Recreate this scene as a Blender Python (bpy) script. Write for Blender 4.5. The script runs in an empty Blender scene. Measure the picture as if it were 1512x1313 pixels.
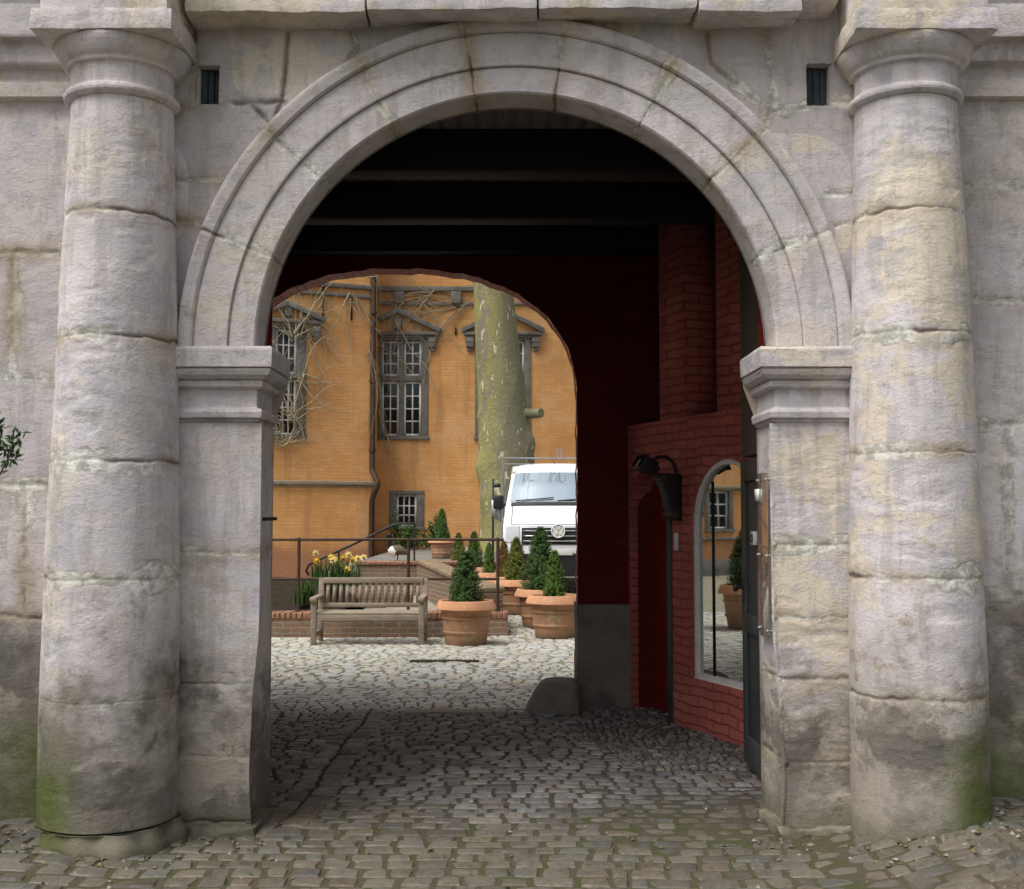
import bpy, math, random
import numpy as np
from mathutils import Vector, Matrix
random.seed(7); rng = np.random.default_rng(11)
SC = bpy.context.scene; COL = SC.collection
R = math.radians
# ------------------------------------------------------------------ camera model
F_PX, CX, CY, PITCH, CAM_H = 1700.0, 756.0, 656.5, R(3.5), 1.75
def at(px, py, Y):
    u = (px-CX)/F_PX; v = (CY-py)/F_PX
    dy = math.cos(PITCH)-v*math.sin(PITCH); dz = math.sin(PITCH)+v*math.cos(PITCH)
    t = Y/dy
    return Vector((u*t, Y, CAM_H+t*dz))
def zat(py, Y): return at(CX, py, Y).z
# ------------------------------------------------------------------ numpy noise
def _hash(i, j, k):
    n = (i.astype(np.int64)*374761393 + j.astype(np.int64)*668265263 + k.astype(np.int64)*1274126177) & 0xffffffff
    n = ((n ^ (n >> 13))*1103515245) & 0xffffffff
    n = ((n ^ (n >> 16))*2246822519) & 0xffffffff
    return ((n ^ (n >> 15)) & 0xffffff)/float(0xffffff)*2-1
def vnoise(P):
    P = np.asarray(P, float); I = np.floor(P).astype(np.int64); f = P-I; f = f*f*f*(f*(f*6-15)+10)
    r = 0
    for a in (0, 1):
        for b in (0, 1):
            for c in (0, 1):
                w = (f[..., 0] if a else 1-f[..., 0])*(f[..., 1] if b else 1-f[..., 1])*(f[..., 2] if c else 1-f[..., 2])
                r = r+w*_hash(I[..., 0]+a, I[..., 1]+b, I[..., 2]+c)
    return r
def fbm(P, sc=1.0, octv=4, gain=0.5):
    P = np.asarray(P, float)*sc; s = 0; a = 1.0; t = 0
    for o in range(octv):
        s = s+a*vnoise(P+17.3*o); t += a; a *= gain; P = P*2.03
    return s/t*1.4
def vec3noise(P, sc, octv=3):
    return np.stack([fbm(P+np.array(o), sc, octv) for o in ((0, 0, 0), (31.7, 5, 9), (3, 77.1, 40))], -1)
def sstep(a, b, x):
    t = np.clip((x-a)/(b-a), 0, 1); return t*t*(3-2*t)
def seg_dist(P, polys):
    """distance of points P (N,3) to a list of 3D polylines"""
    d = np.full(len(P), 1e9)
    for pl in polys:
        for a, b in zip(pl[:-1], pl[1:]):
            a = np.array(a, float); b = np.array(b, float); ab = b-a
            t = np.clip(((P-a) @ ab)/max(ab @ ab, 1e-12), 0, 1)
            d = np.minimum(d, np.linalg.norm(P-(a+t[:, None]*ab), axis=1))
    return d
# ------------------------------------------------------------------ mesh builder
class MB:
    def __init__(s): s.V = []; s.F = []; s.C = []; s.U = []; s.n = 0
    def add(s, V, F, C=None, U=None):
        V = np.asarray(V, float).reshape(-1, 3)
        s.V.append(V); s.F += [tuple(int(i)+s.n for i in f) for f in F]
        s.C.append(np.zeros((len(V), 4))+np.array([0, 0, .5, 1]) if C is None else np.asarray(C, float))
        s.U.append(V[:, [0, 2]] if U is None else np.asarray(U, float)); s.n += len(V); return s
    def grid(s, P, C=None, U=None, flip=False, close=False):
        nu, nv = P.shape[:2]; idx = np.arange(nu*nv).reshape(nu, nv)
        A = idx if not close else np.vstack([idx, idx[:1]])
        q = np.stack([A[:-1, :-1], A[1:, :-1], A[1:, 1:], A[:-1, 1:]], -1).reshape(-1, 4)
        if flip: q = q[:, ::-1]
        return s.add(P.reshape(-1, 3), q.tolist(), C, U)
    def box8(s, p):
        return s.add([tuple(v) for v in p], [(0, 3, 2, 1), (4, 5, 6, 7), (0, 1, 5, 4), (1, 2, 6, 5), (2, 3, 7, 6), (3, 0, 4, 7)])
    def box(s, x0, x1, y0, y1, z0, z1, M=None):
        p = [Vector(v) for v in ((x0, y0, z0), (x1, y0, z0), (x1, y1, z0), (x0, y1, z0), (x0, y0, z1), (x1, y0, z1), (x1, y1, z1), (x0, y1, z1))]
        if M is not None: p = [M @ v for v in p]
        return s.box8(p)
    def bar(s, a, b, w, h, up=(0, 0, 1)):
        a = Vector(a); b = Vector(b); d = (b-a).normalized(); x = d.cross(Vector(up)).normalized(); z = x.cross(d)
        x *= w/2; z *= h/2
        return s.box8([a-x-z, a+x-z, b+x-z, b-x-z, a-x+z, a+x+z, b+x+z, b-x+z])
    def tube(s, pts, rad, n=8, cap=True):
        pts = [Vector(p) for p in pts]; m = len(pts)
        if not hasattr(rad, '__len__'): rad = [rad]*m
        V = []; prev = None
        for i, p in enumerate(pts):
            d = (pts[min(i+1, m-1)]-pts[max(i-1, 0)]).normalized()
            if prev is None:
                x = d.orthogonal().normalized()
            else:
                x = prev-d*prev.dot(d)
                x = x.normalized() if x.length > 1e-5 else d.orthogonal().normalized()
            prev = x; y = d.cross(x)
            for k in range(n):
                a = 2*math.pi*k/n; V.append(p+(x*math.cos(a)+y*math.sin(a))*rad[i])
        F = []
        for i in range(m-1):
            for k in range(n):
                F.append((i*n+k, i*n+(k+1) % n, (i+1)*n+(k+1) % n, (i+1)*n+k))
        if cap: F.append(tuple(range(n))[::-1]); F.append(tuple((m-1)*n+k for k in range(n)))
        return s.add([tuple(v) for v in V], F)
    def lathe(s, prof, n=32, c=(0, 0, 0), cap=True, squash=1.0):
        V = []; F = []; m = len(prof)
        for r, z in prof:
            for k in range(n):
                a = 2*math.pi*k/n; V.append((c[0]+r*math.cos(a), c[1]+squash*r*math.sin(a), c[2]+z))
        for i in range(m-1):
            for k in range(n):
                F.append((i*n+k, i*n+(k+1) % n, (i+1)*n+(k+1) % n, (i+1)*n+k))
        if cap: F.append(tuple(range(n))[::-1]); F.append(tuple((m-1)*n+k for k in range(n)))
        return s.add(V, F)
    def build(s, name, mat, parent=None, smooth=None, bevel=0.0):
        V = np.concatenate(s.V); C = np.concatenate(s.C); U = np.concatenate(s.U)
        if parent is not None:
            L = parent
            off = np.zeros(3)
            while L is not None:
                off = off+np.array(L.location); L = L.parent
            V = V-off
        me = bpy.data.meshes.new(name)
        me.vertices.add(len(V)); me.vertices.foreach_set('co', V.ravel())
        lens = np.array([len(f) for f in s.F]); flat = np.fromiter((i for f in s.F for i in f), int, lens.sum())
        me.loops.add(len(flat)); me.loops.foreach_set('vertex_index', flat)
        me.polygons.add(len(lens)); me.polygons.foreach_set('loop_start', np.concatenate([[0], np.cumsum(lens)[:-1]]))
        me.update(calc_edges=True); me.validate()
        ca = me.color_attributes.new('Col', 'FLOAT_COLOR', 'POINT'); ca.data.foreach_set('color', C.ravel())
        uv = me.uv_layers.new(name='UVMap'); uv.data.foreach_set('uv', U[flat].ravel())
        me.materials.append(mat)
        if smooth is not None:
            me.shade_smooth(); me.set_sharp_from_angle(angle=R(smooth))
        o = bpy.data.objects.new(name, me); COL.objects.link(o)
        if parent is not None: o.parent = parent
        if bevel:
            b = o.modifiers.new('Bevel', 'BEVEL'); b.width = bevel; b.segments = 2; b.limit_method = 'ANGLE'; b.angle_limit = R(40)
        return o
def tag(o, label=None, cat=None, group=None, kind=None):
    if label: o['label'] = label
    if cat: o['category'] = cat
    if group: o['group'] = group
    if kind: o['kind'] = kind
    return o
def empty(name, loc, label, cat, group=None):
    o = bpy.data.objects.new(name, None); COL.objects.link(o); o.location = loc; o.empty_display_size = .2
    return tag(o, label, cat, group)
def copy_tree(o, parent=None):
    c = o.copy(); COL.objects.link(c); c.parent = parent
    for ch in list(o.children): copy_tree(ch, c)
    return c
class Frame:
    """a wall frame: s along the wall, z up, d out of the wall"""
    def __init__(s, o, e, n): s.o = Vector(o); s.e = Vector(e).normalized(); s.n = Vector(n).normalized()
    def p(s, a, z, d=0): return s.o+s.e*a+s.n*d+Vector((0, 0, z))
    def hit(s, px, py):
        d = at(px, py, 1.0)-Vector((0, 0, CAM_H)); c = Vector((0, 0, CAM_H))
        t = (s.o-c).dot(s.n)/d.dot(s.n); q = c+d*t
        return ((q-s.o).dot(s.e), q.z)
    def box(s, mb, a0, a1, z0, z1, d0, d1):
        return mb.box8([s.p(a0, z0, d1), s.p(a1, z0, d1), s.p(a1, z0, d0), s.p(a0, z0, d0), s.p(a0, z1, d1), s.p(a1, z1, d1), s.p(a1, z1, d0), s.p(a0, z1, d0)])
    def quad(s, mb, pts, uv=None):
        P = [tuple(s.p(*q)) for q in pts]
        return mb.add(P, [tuple(range(len(P)))], None, [(q[0], q[1]) for q in pts] if uv is None else uv)
    def bar(s, mb, a, b, w, d0, d1):
        a = Vector((a[0], a[1])); b = Vector((b[0], b[1])); t = (b-a).normalized(); q = Vector((-t.y, t.x))*w/2
        c = [a-q, b-q, b+q, a+q]
        return mb.box8([s.p(v.x, v.y, d0) for v in c]+[s.p(v.x, v.y, d1) for v in c])
    def holes(s, mb, a0, a1, z0, z1, holes, depth=.15):
        xs = sorted({a0, a1, *[h[0] for h in holes], *[h[1] for h in holes]}); zs = sorted({z0, z1, *[h[2] for h in holes], *[h[3] for h in holes]})
        for xa, xb in zip(xs[:-1], xs[1:]):
            for za, zb in zip(zs[:-1], zs[1:]):
                if any(h[0] <= (xa+xb)/2 <= h[1] and h[2] <= (za+zb)/2 <= h[3] for h in holes): continue
                s.quad(mb, [(xa, za, 0), (xb, za, 0), (xb, zb, 0), (xa, zb, 0)])
        for h in holes:
            a, b, c, d = h
            for p, q in (((a, c), (b, c)), ((b, c), (b, d)), ((b, d), (a, d)), ((a, d), (a, c))):
                s.quad(mb, [(p[0], p[1], 0), (q[0], q[1], 0), (q[0], q[1], -depth), (p[0], p[1], -depth)], [(p[0], p[1]), (q[0], q[1]), (q[0]+depth, q[1]), (p[0]+depth, p[1])])
# ------------------------------------------------------------------ node helper
class G:
    def __init__(s, name):
        s.m = bpy.data.materials.new(name); s.m.use_nodes = True; s.t = s.m.node_tree; s.t.nodes.clear()
    def new(s, ty, **kw):
        n = s.t.nodes.new(ty)
        for k, v in kw.items(): setattr(n, k, v)
        return n
    def set(s, sock, v):
        if isinstance(v, bpy.types.NodeSocket): s.t.links.new(v, sock)
        elif v is not None:
            if hasattr(sock.default_value, '__len__') and not hasattr(v, '__len__'): v = (v, v, v)
            if hasattr(sock.default_value, '__len__') and len(sock.default_value) == 4 and len(v) == 3: v = (*v, 1)
            sock.default_value = v
    def pos(s): return s.new('ShaderNodeNewGeometry').outputs['Position']
    def obj(s): return s.new('ShaderNodeTexCoord').outputs['Object']
    def uv(s): return s.new('ShaderNodeTexCoord').outputs['UV']
    def rnd(s): return s.new('ShaderNodeObjectInfo').outputs['Random']
    def ocol(s): return s.new('ShaderNodeObjectInfo').outputs['Color']
    def attr(s, name='Col'):
        n = s.new('ShaderNodeAttribute'); n.attribute_name = name; return n.outputs['Color']
    def sep(s, v):
        n = s.new('ShaderNodeSeparateXYZ'); s.set(n.inputs[0], v); return n.outputs
    def mapv(s, v, scale=(1, 1, 1), loc=(0, 0, 0)):
        n = s.new('ShaderNodeMapping'); s.set(n.inputs[0], v); n.inputs['Scale'].default_value = scale; n.inputs['Location'].default_value = loc; return n.outputs[0]
    def noise(s, v, scale, detail=5, rough=.55, dist=0.0):
        n = s.new('ShaderNodeTexNoise'); s.set(n.inputs['Vector'], v); n.inputs['Scale'].default_value = scale
        n.inputs['Detail'].default_value = detail; n.inputs['Roughness'].default_value = rough; n.inputs['Distortion'].default_value = dist; return n.outputs['Fac']
    def voro(s, v, scale, feature='F1'):
        n = s.new('ShaderNodeTexVoronoi', feature=feature); s.set(n.inputs['Vector'], v); n.inputs['Scale'].default_value = scale; return n.outputs[0]
    def math(s, op, a, b=0.5, clamp=False):
        n = s.new('ShaderNodeMath', operation=op, use_clamp=clamp); s.set(n.inputs[0], a); s.set(n.inputs[1], b); return n.outputs[0]
    def rng(s, v, a, b, c=0.0, d=1.0):
        n = s.new('ShaderNodeMapRange', interpolation_type='SMOOTHSTEP'); s.set(n.inputs[0], v)
        for i, q in enumerate((a, b, c, d)): n.inputs[i+1].default_value = q
        return n.outputs[0]
    def mix(s, f, a, b, mode='MIX'):
        n = s.new('ShaderNodeMix', data_type='RGBA', blend_type=mode); s.set(n.inputs[0], f); s.set(n.inputs[6], a); s.set(n.inputs[7], b); return n.outputs[2]
    def bump(s, h, strength=.5, dist=.02, normal=None):
        n = s.new('ShaderNodeBump'); s.set(n.inputs['Height'], h); n.inputs['Strength'].default_value = strength; n.inputs['Distance'].default_value = dist
        if normal is not None: s.set(n.inputs['Normal'], normal)
        return n.outputs[0]
    def bsdf(s, color, rough=.8, spec=.3, metal=0.0, normal=None, **kw):
        n = s.new('ShaderNodeBsdfPrincipled'); s.set(n.inputs['Base Color'], color); s.set(n.inputs['Roughness'], rough)
        s.set(n.inputs['Specular IOR Level'], spec); n.inputs['Metallic'].default_value = metal
        if normal is not None: s.set(n.inputs['Normal'], normal)
        for k, v in kw.items(): s.set(n.inputs[k], v)
        return n.outputs[0]
    def out(s, sh):
        o = s.new('ShaderNodeOutputMaterial'); s.t.links.new(sh, o.inputs[0]); return s.m
# ------------------------------------------------------------------ materials
def mat_stone(name='sandstone', cream=.5):
    g = G(name); P = g.pos(); at_ = g.new('ShaderNodeAttribute'); at_.attribute_name = 'Col'; A = g.sep(at_.outputs['Color']); stain = at_.outputs['Alpha']; z = g.sep(P)[2]; x = g.sep(P)[0]
    n1 = g.noise(P, 1.2, 6, .65); n2 = g.noise(g.mapv(P, (6, 6, .8)), 1.5, 6, .7); n3 = g.noise(P, 13, 5, .7)
    nA = g.noise(g.mapv(P, (1, 1, 2.2)), 3.2, 8, .66, .1); n4 = g.noise(g.mapv(P, (1, 1, 1.3), (3, 8, 1)), 1.6, 8, .64); n5 = g.noise(P, 2.9, 8, .68)
    c = g.mix(g.rng(n1, .40, .60), (.69, .63, .64), (.57, .53, .545))
    warm = g.math('MULTIPLY', g.rng(n4, .50, .56), g.math('ADD', A[2], cream-.62, True))
    c = g.mix(warm, c, (.68, .60, .485))
    c = g.mix(g.math('MULTIPLY', g.rng(n2, .50, .64), .50), c, (.37, .345, .335))
    c = g.mix(g.math('MULTIPLY', g.rng(n5, .55, .59), .45), c, (.40, .395, .41))
    c = g.mix(g.math('MULTIPLY', g.rng(n5, .44, .38), .42), c, (.36, .31, .245))
    sp = g.math('ADD', g.rng(nA, .455, .47), g.math('ADD', g.rng(nA, .545, .557), g.rng(nA, .61, .62)))
    c = g.mix(g.math('MULTIPLY', g.rng(nA, .545, .557), .16), c, (.72, .66, .58))
    c = g.mix(g.math('MULTIPLY', g.rng(n3, .56, .72), .34), c, (.30, .27, .225))
    c = g.mix(g.math('MULTIPLY', g.rng(n3, .44, .30), .30), c, (.74, .70, .67))
    n6 = g.noise(P, 70, 3, .7); c = g.mix(g.math('MULTIPLY', g.rng(n6, .55, .75), .32), c, (.25, .225, .20))
    c = g.mix(g.math('MULTIPLY', g.rng(A[2], .55, .10), .42), c, (.30, .28, .265))
    c = g.mix(g.math('MULTIPLY', A[1], .88), c, g.mix(g.rng(n3, .42, .58), (.76, .745, .68), (.42, .42, .375)))
    c = g.mix(g.math('MULTIPLY', stain, .72), c, (.36, .275, .175))
    c = g.mix(g.math('MULTIPLY', A[0], .85), c, (.115, .092, .068))
    ax = g.math('ABSOLUTE', x)
    zz = g.math('ADD', z, g.math('MULTIPLY', g.math('SUBTRACT', n1, .5), 1.6)); zz = g.math('ADD', zz, g.math('MULTIPLY', g.math('SUBTRACT', n5, .5), 1.1)); zz = g.math('ADD', zz, g.rng(ax, 2.5, 2.62, 0, -.30))
    damp = g.rng(zz, 1.25, .45)
    c = g.mix(g.math('MULTIPLY', damp, .86), c, g.mix(g.rng(n5, .42, .58), (.15, .128, .098), (.30, .262, .205)))
    c = g.mix(g.math('MULTIPLY', g.math('MULTIPLY', damp, g.rng(n4, .53, .57)), .65), c, (.105, .098, .09))
    mz = g.math('ADD', z, g.math('MULTIPLY', g.math('SUBTRACT', g.noise(P, 3.5, 5, .6), .5), .9))
    side = g.math('MULTIPLY', g.rng(ax, 2.12, 2.36), g.rng(ax, 3.1, 2.56, .25, 1.0)); side = g.math('MULTIPLY', side, g.rng(n5, .28, .46))
    c = g.mix(g.math('MULTIPLY', g.math('MULTIPLY', g.rng(mz, .80, .30), side), .92), c, g.mix(n3, (.060, .080, .018), (.13, .155, .04)))
    foot = g.rng(g.math('ADD', z, g.math('MULTIPLY', n3, .14)), .30, .13)
    c = g.mix(g.math('MULTIPLY', foot, .55), c, (.10, .095, .05))
    h = g.math('ADD', g.math('MULTIPLY', g.noise(P, 30, 5, .7), .42), g.math('MULTIPLY', sp, g.rng(n4, .40, .56, .06, .34)))
    h = g.math('ADD', h, g.math('MULTIPLY', g.math('MULTIPLY', n6, .30), 1.0))
    h = g.math('ADD', h, g.math('MULTIPLY', g.rng(g.voro(P, 26), .0, .11, -.5, 0), g.rng(n5, .54, .60)))
    return g.out(g.bsdf(c, .92, .15, normal=g.bump(h, .55, .016)))
def mat_brickpaint(name, c1, c2, c3, bw=.25, bh=.075, bstr=.7, dirt=None, worn=None, rough=.8, mcol=None, warp=.55, streak=0.0):
    g = G(name); U = g.uv(); P = g.pos()
    w = g.new('ShaderNodeVectorMath', operation='ADD'); g.set(w.inputs[0], U)
    q = g.new('ShaderNodeTexNoise'); g.set(q.inputs['Vector'], P); q.inputs['Scale'].default_value = 3.5; q.inputs['Detail'].default_value = 3
    sc = g.new('ShaderNodeVectorMath', operation='SCALE'); g.set(sc.inputs[0], q.outputs['Color']); sc.inputs['Scale'].default_value = bh*warp; g.set(w.inputs[1], sc.outputs[0])
    b = g.new('ShaderNodeTexBrick'); g.set(b.inputs['Vector'], w.outputs[0]); b.inputs['Scale'].default_value = 1
    b.inputs['Brick Width'].default_value = bw; b.inputs['Row Height'].default_value = bh; b.inputs['Mortar Size'].default_value = bh*.10; b.inputs['Mortar Smooth'].default_value = .5
    b.inputs['Color1'].default_value = (0, 0, 0, 1); b.inputs['Color2'].default_value = (1, 1, 1, 1); b.inputs['Mortar'].default_value = (.5, .5, .5, 1)
    n = g.noise(P, 1.1, 6, .62); n2 = g.noise(P, 14, 5, .65)
    c = g.mix(g.rng(n, .36, .64), c1, c2)
    c = g.mix(g.math('MULTIPLY', g.sep(b.outputs['Color'])[0], .32), c, c3)
    c = g.mix(g.math('MULTIPLY', b.outputs['Fac'], g.math('MULTIPLY', n2, .6)), c, c3)
    c = g.mix(g.math('MULTIPLY', g.rng(n2, .58, .72), .4), c, c3)
    if worn:
        c = g.mix(g.math('MULTIPLY', g.rng(g.noise(g.mapv(P, (1, 1, 2.2)), 2.3, 6, .65), .60, .70), worn[1]), c, worn[0])
    if streak: c = g.mix(g.math('MULTIPLY', g.rng(g.noise(g.mapv(P, (1.6, 1.6, .14)), 1.8, 6, .68), .50, .68), streak), c, (.40, .21, .10)); c = g.mix(g.math('MULTIPLY', g.rng(g.noise(g.mapv(P, (1, 1, 1), (7, 3, 1)), .7, 7, .7), .52, .60), streak*.8), c, (.70, .44, .24))
    if mcol: c = g.mix(g.math('MULTIPLY', b.outputs['Fac'], .8), c, mcol)
    if dirt:
        z = g.sep(P)[2]; zz = g.math('ADD', z, g.math('MULTIPLY', g.math('SUBTRACT', g.noise(P, 1.6, 6, .65), .5), dirt[2]))
        c = g.mix(g.math('MULTIPLY', g.rng(zz, dirt[1], dirt[0]), .8), c, dirt[3])
    h = g.math('ADD', g.math('MULTIPLY', b.outputs['Fac'], -1.0), g.math('MULTIPLY', n2, .9))
    h = g.math('ADD', h, g.math('MULTIPLY', g.sep(b.outputs['Color'])[0], .5))
    return g.out(g.bsdf(c, rough, .25, normal=g.bump(h, bstr, .014)))
def mat_plain(name, c, rough=.6, spec=.4, metal=0.0, var=.25, nscale=8, bump=.15, dist=.006, dirtc=None, coord='obj', stretch=(1, 1, 1)):
    g = G(name); P = g.mapv(g.obj() if coord == 'obj' else g.pos(), stretch)
    n = g.noise(P, nscale, 6, .6); n2 = g.noise(P, nscale*5, 4, .6)
    d = dirtc or tuple(v*.45 for v in c)
    col = g.mix(g.math('MULTIPLY', g.rng(n, .42, .72), var*2, True), c, d)
    col = g.mix(g.math('MULTIPLY', g.rng(n2, .5, .75), var, True), col, d)
    return g.out(g.bsdf(col, rough, spec, metal, g.bump(n2, bump, dist)))
def mat_wood(name, c, c2, axis=(1, 12, 12), rough=.75):
    g = G(name); P = g.obj()
    n = g.noise(g.mapv(P, axis), 4, 6, .65, .3); n2 = g.noise(P, 2.2, 4, .6)
    col = g.mix(g.rng(n, .35, .68), c, c2); col = g.mix(g.math('MULTIPLY', g.rng(n2, .5, .72), .5), col, tuple(v*.5 for v in c2))
    return g.out(g.bsdf(col, rough, .25, normal=g.bump(n, .3, .006)))
def mat_glass_dark(name, c=(.012, .014, .016), rough=.03, spec=.4, wob=.004, metal=0.0):
    g = G(name); P = g.obj()
    return g.out(g.bsdf(c, rough, spec, metal, normal=g.bump(g.noise(P, 2.0, 2), .25, wob), **{'IOR': 1.6}))
def mat_cobble(name):
    g = G(name); P = g.pos(); A = g.attr()
    n = g.noise(P, 26, 5, .65); n2 = g.noise(P, 2.2, 5, .6); n3 = g.noise(P, 7, 4, .6)
    c = g.mix(g.rng(n, .35, .72), A, g.mix(.55, A, (.03, .027, .022)))
    c = g.mix(g.math('MULTIPLY', g.rng(n3, .52, .7), .35), c, g.mix(.5, A, (.16, .13, .09)))
    y = g.sep(P)[1]
    dust = g.math('MULTIPLY', g.rng(n2, .45, .65), g.rng(y, 7.2, 6.2))
    c = g.mix(g.math('MULTIPLY', dust, .45), c, (.15, .135, .10))
    h = g.math('ADD', n, g.math('MULTIPLY', g.noise(P, 70, 3), .3))
    r = g.rng(n3, .3, .7, .45, .75)
    return g.out(g.bsdf(c, r, .5, normal=g.bump(h, .5, .012)))
def mat_ground(name):
    g = G(name); P = g.pos(); y = g.sep(P)[1]
    n = g.noise(P, 5, 6, .65); n2 = g.noise(P, 40, 4, .6); n3 = g.noise(P, 1.3, 4, .6)
    street = g.mix(g.rng(n, .4, .62), (.095, .08, .055), (.075, .08, .035))
    inner = (.085, .076, .064); court = g.mix(g.rng(n, .42, .6), (.36, .335, .26), (.28, .265, .18))
    c = g.mix(g.rng(y, 6.6, 7.4), street, inner); c = g.mix(g.rng(y, 10.2, 11.2), c, court)
    c = g.mix(g.math('MULTIPLY', n2, .35), c, (.03, .025, .02))
    return g.out(g.bsdf(c, .95, .1, normal=g.bump(g.math('ADD', n, n2), .6, .02)))
def mat_bark():
    g = G('plane_bark'); P = g.pos(); Q = g.mapv(P, (1, 1, .32))
    n = g.noise(Q, 2.2, 6, .6, .6); n2 = g.noise(P, 12, 5, .65); x = g.sep(P)[0]
    c = g.mix(g.rng(n, .4, .6), (.19, .185, .115), (.23, .22, .13))
    c = g.mix(g.math('MULTIPLY', g.rng(g.math('ADD', x, g.math('MULTIPLY', n, .5)), .2, -.35), .7), c, (.31, .29, .10))
    c = g.mix(g.rng(g.noise(g.mapv(P, (1, 1, .4)), 3.6, 5, .6, .8), .48, .60), c, (.215, .195, .14))
    sp = g.noise(g.mapv(P, (1.5, 1.5, .55), (3, 1, 7)), 5.0, 5, .62, .4)
    c = g.mix(g.rng(sp, .61, .64), c, (.55, .52, .36))
    c = g.mix(g.math('MULTIPLY', g.rng(n2, .58, .72), .6), c, (.085, .075, .045))
    return g.out(g.bsdf(c, .85, .2, normal=g.bump(g.math('ADD', n2, g.rng(sp, .6, .63, 0, -.6)), .7, .04)))
def mat_leaf(name, c1, c2, tint=True, rough=.6):
    g = G(name); A = g.sep(g.attr()); P = g.obj()
    c = g.mix(A[0], c1, c2)
    if tint: c = g.mix(1.0, c, g.ocol(), 'MULTIPLY')
    c = g.mix(g.math('MULTIPLY', g.noise(P, 9, 3), .4), c, tuple(v*.5 for v in c1))
    return g.out(g.bsdf(c, rough, .3))
def mat_terra(name, c1, c2, c3):
    g = G(name); P = g.obj(); r = g.rnd()
    off = g.new('ShaderNodeVectorMath', operation='ADD'); g.set(off.inputs[0], P); cb = g.new('ShaderNodeCombineXYZ'); g.set(cb.inputs[0], g.math('MULTIPLY', r, 40)); g.set(off.inputs[1], cb.outputs[0]); P2 = off.outputs[0]
    n = g.noise(P2, 5, 6, .6, .5); n2 = g.noise(g.mapv(P2, (4, 4, 1)), 4, 5, .6)
    c = g.mix(g.rng(n, .4, .62), c1, c2); c = g.mix(g.math('MULTIPLY', g.rng(n2, .52, .7), .6), c, c3); c = g.mix(g.math('MULTIPLY', g.rng(g.noise(P2, 3.2, 7, .7), .55, .66), .45), c, (.50, .42, .33)); c = g.mix(g.math('MULTIPLY', g.rng(g.sep(P)[2], .14, .0), .5), c, (.16, .12, .085))
    return g.out(g.bsdf(c, .85, .2, normal=g.bump(g.noise(P2, 40, 4), .25, .008)))
M = {}
M['stone'] = mat_stone('sandstone', .5); M['stone_warm'] = mat_stone('sandstone_warm', .95)
M['stone_dark'] = mat_plain('dark_stone', (.22, .20, .175), .9, .2, var=.4, nscale=3, bump=.6, dist=.02, coord='pos')
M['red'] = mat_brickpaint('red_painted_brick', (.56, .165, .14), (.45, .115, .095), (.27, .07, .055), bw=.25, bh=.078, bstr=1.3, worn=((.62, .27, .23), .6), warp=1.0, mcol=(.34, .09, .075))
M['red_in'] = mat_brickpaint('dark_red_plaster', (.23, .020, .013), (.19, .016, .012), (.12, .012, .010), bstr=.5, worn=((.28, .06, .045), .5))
M['red_in_shaded'] = mat_brickpaint('shaded_dark_red_plaster', (.13, .012, .008), (.10, .009, .007), (.06, .007, .005), bstr=.5, worn=((.19, .04, .03), .5))  # same red plaster, darkened in colour to stand for the rear wall's shade
M['jamb'] = mat_brickpaint('lit_pink_brick', (.33, .11, .09), (.42, .24, .21), (.20, .06, .05), bw=.25, bh=.078, bstr=1.0)  # reveal brick, lightened towards pink for the daylight from outside
M['timber'] = mat_wood('black_timber', (.013, .011, .012), (.022, .018, .018), (1, 10, 10))
M['board'] = mat_wood('ceiling_board_wood', (.17, .145, .145), (.22, .19, .19), (12, 1, 12))
M['door'] = mat_wood('grey_green_door_paint', (.055, .066, .068), (.040, .048, .050), (10, 10, 1), .5)
M['slate_board'] = mat_wood('slate_blue_board', (.05, .066, .07), (.035, .046, .05), (8, 8, 1))
M['orange'] = mat_brickpaint('orange_limewashed_brick', (.77, .42, .165), (.67, .335, .118), (.50, .23, .08), bw=.27, bh=.085, bstr=.42, streak=.5, dirt=(.75, 1.3, 1.3, (.36, .17, .10)), worn=((.68, .42, .22), .6))
M['trim'] = mat_plain('grey_sandstone_trim', (.20, .19, .17), .9, .2, var=.35, nscale=4, bump=.4, dist=.02, coord='pos')
M['trim_light'] = mat_plain('pale_stone_course', (.36, .30, .22), .9, .2, var=.3, nscale=4, bump=.3, dist=.02, coord='pos')
M['white'] = mat_plain('white_window_paint', (.82, .81, .78), .5, .4, var=.15)
M['glass'] = mat_glass_dark('old_window_glass')
M['iron'] = mat_plain('dark_iron', (.03, .028, .027), .55, .4, metal=.3, var=.3, nscale=12)
M['rust'] = mat_plain('rusty_brown_pipe', (.085, .05, .035), .65, .35, metal=.2, var=.4, nscale=10)
M['cobble'] = mat_cobble('cobble_stone'); M['ground'] = mat_ground('earth_joint_sand')
M['wallbrick'] = mat_brickpaint('weathered_garden_brick', (.27, .165, .105), (.20, .135, .095), (.13, .095, .07), bw=.24, bh=.075, bstr=1.0, worn=((.24, .22, .16), .6), mcol=(.42, .38, .31))
M['coping'] = mat_brickpaint('brick_on_edge', (.40, .20, .12), (.32, .17, .105), (.20, .12, .08), bw=.085, bh=.30, bstr=1.0)
M['coping_old'] = mat_plain('old_mossy_coping', (.27, .19, .13), .9, .2, var=.4, nscale=5, bump=.5, dist=.01, coord='pos', dirtc=(.12, .12, .06))
M['bench'] = mat_wood('weathered_teak', (.34, .285, .215), (.25, .205, .155), (1.2, 10, 10))
M['terra'] = mat_terra('terracotta_body', (.42, .23, .13), (.34, .20, .115), (.23, .145, .085)); M['rim'] = mat_terra('terracotta_rim', (.62, .31, .17), (.54, .28, .155), (.40, .25, .16))
M['soil'] = mat_plain('dark_soil', (.05, .038, .028), .95, .1, var=.4, nscale=14, bump=.9, dist=.03, coord='pos')
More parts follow.
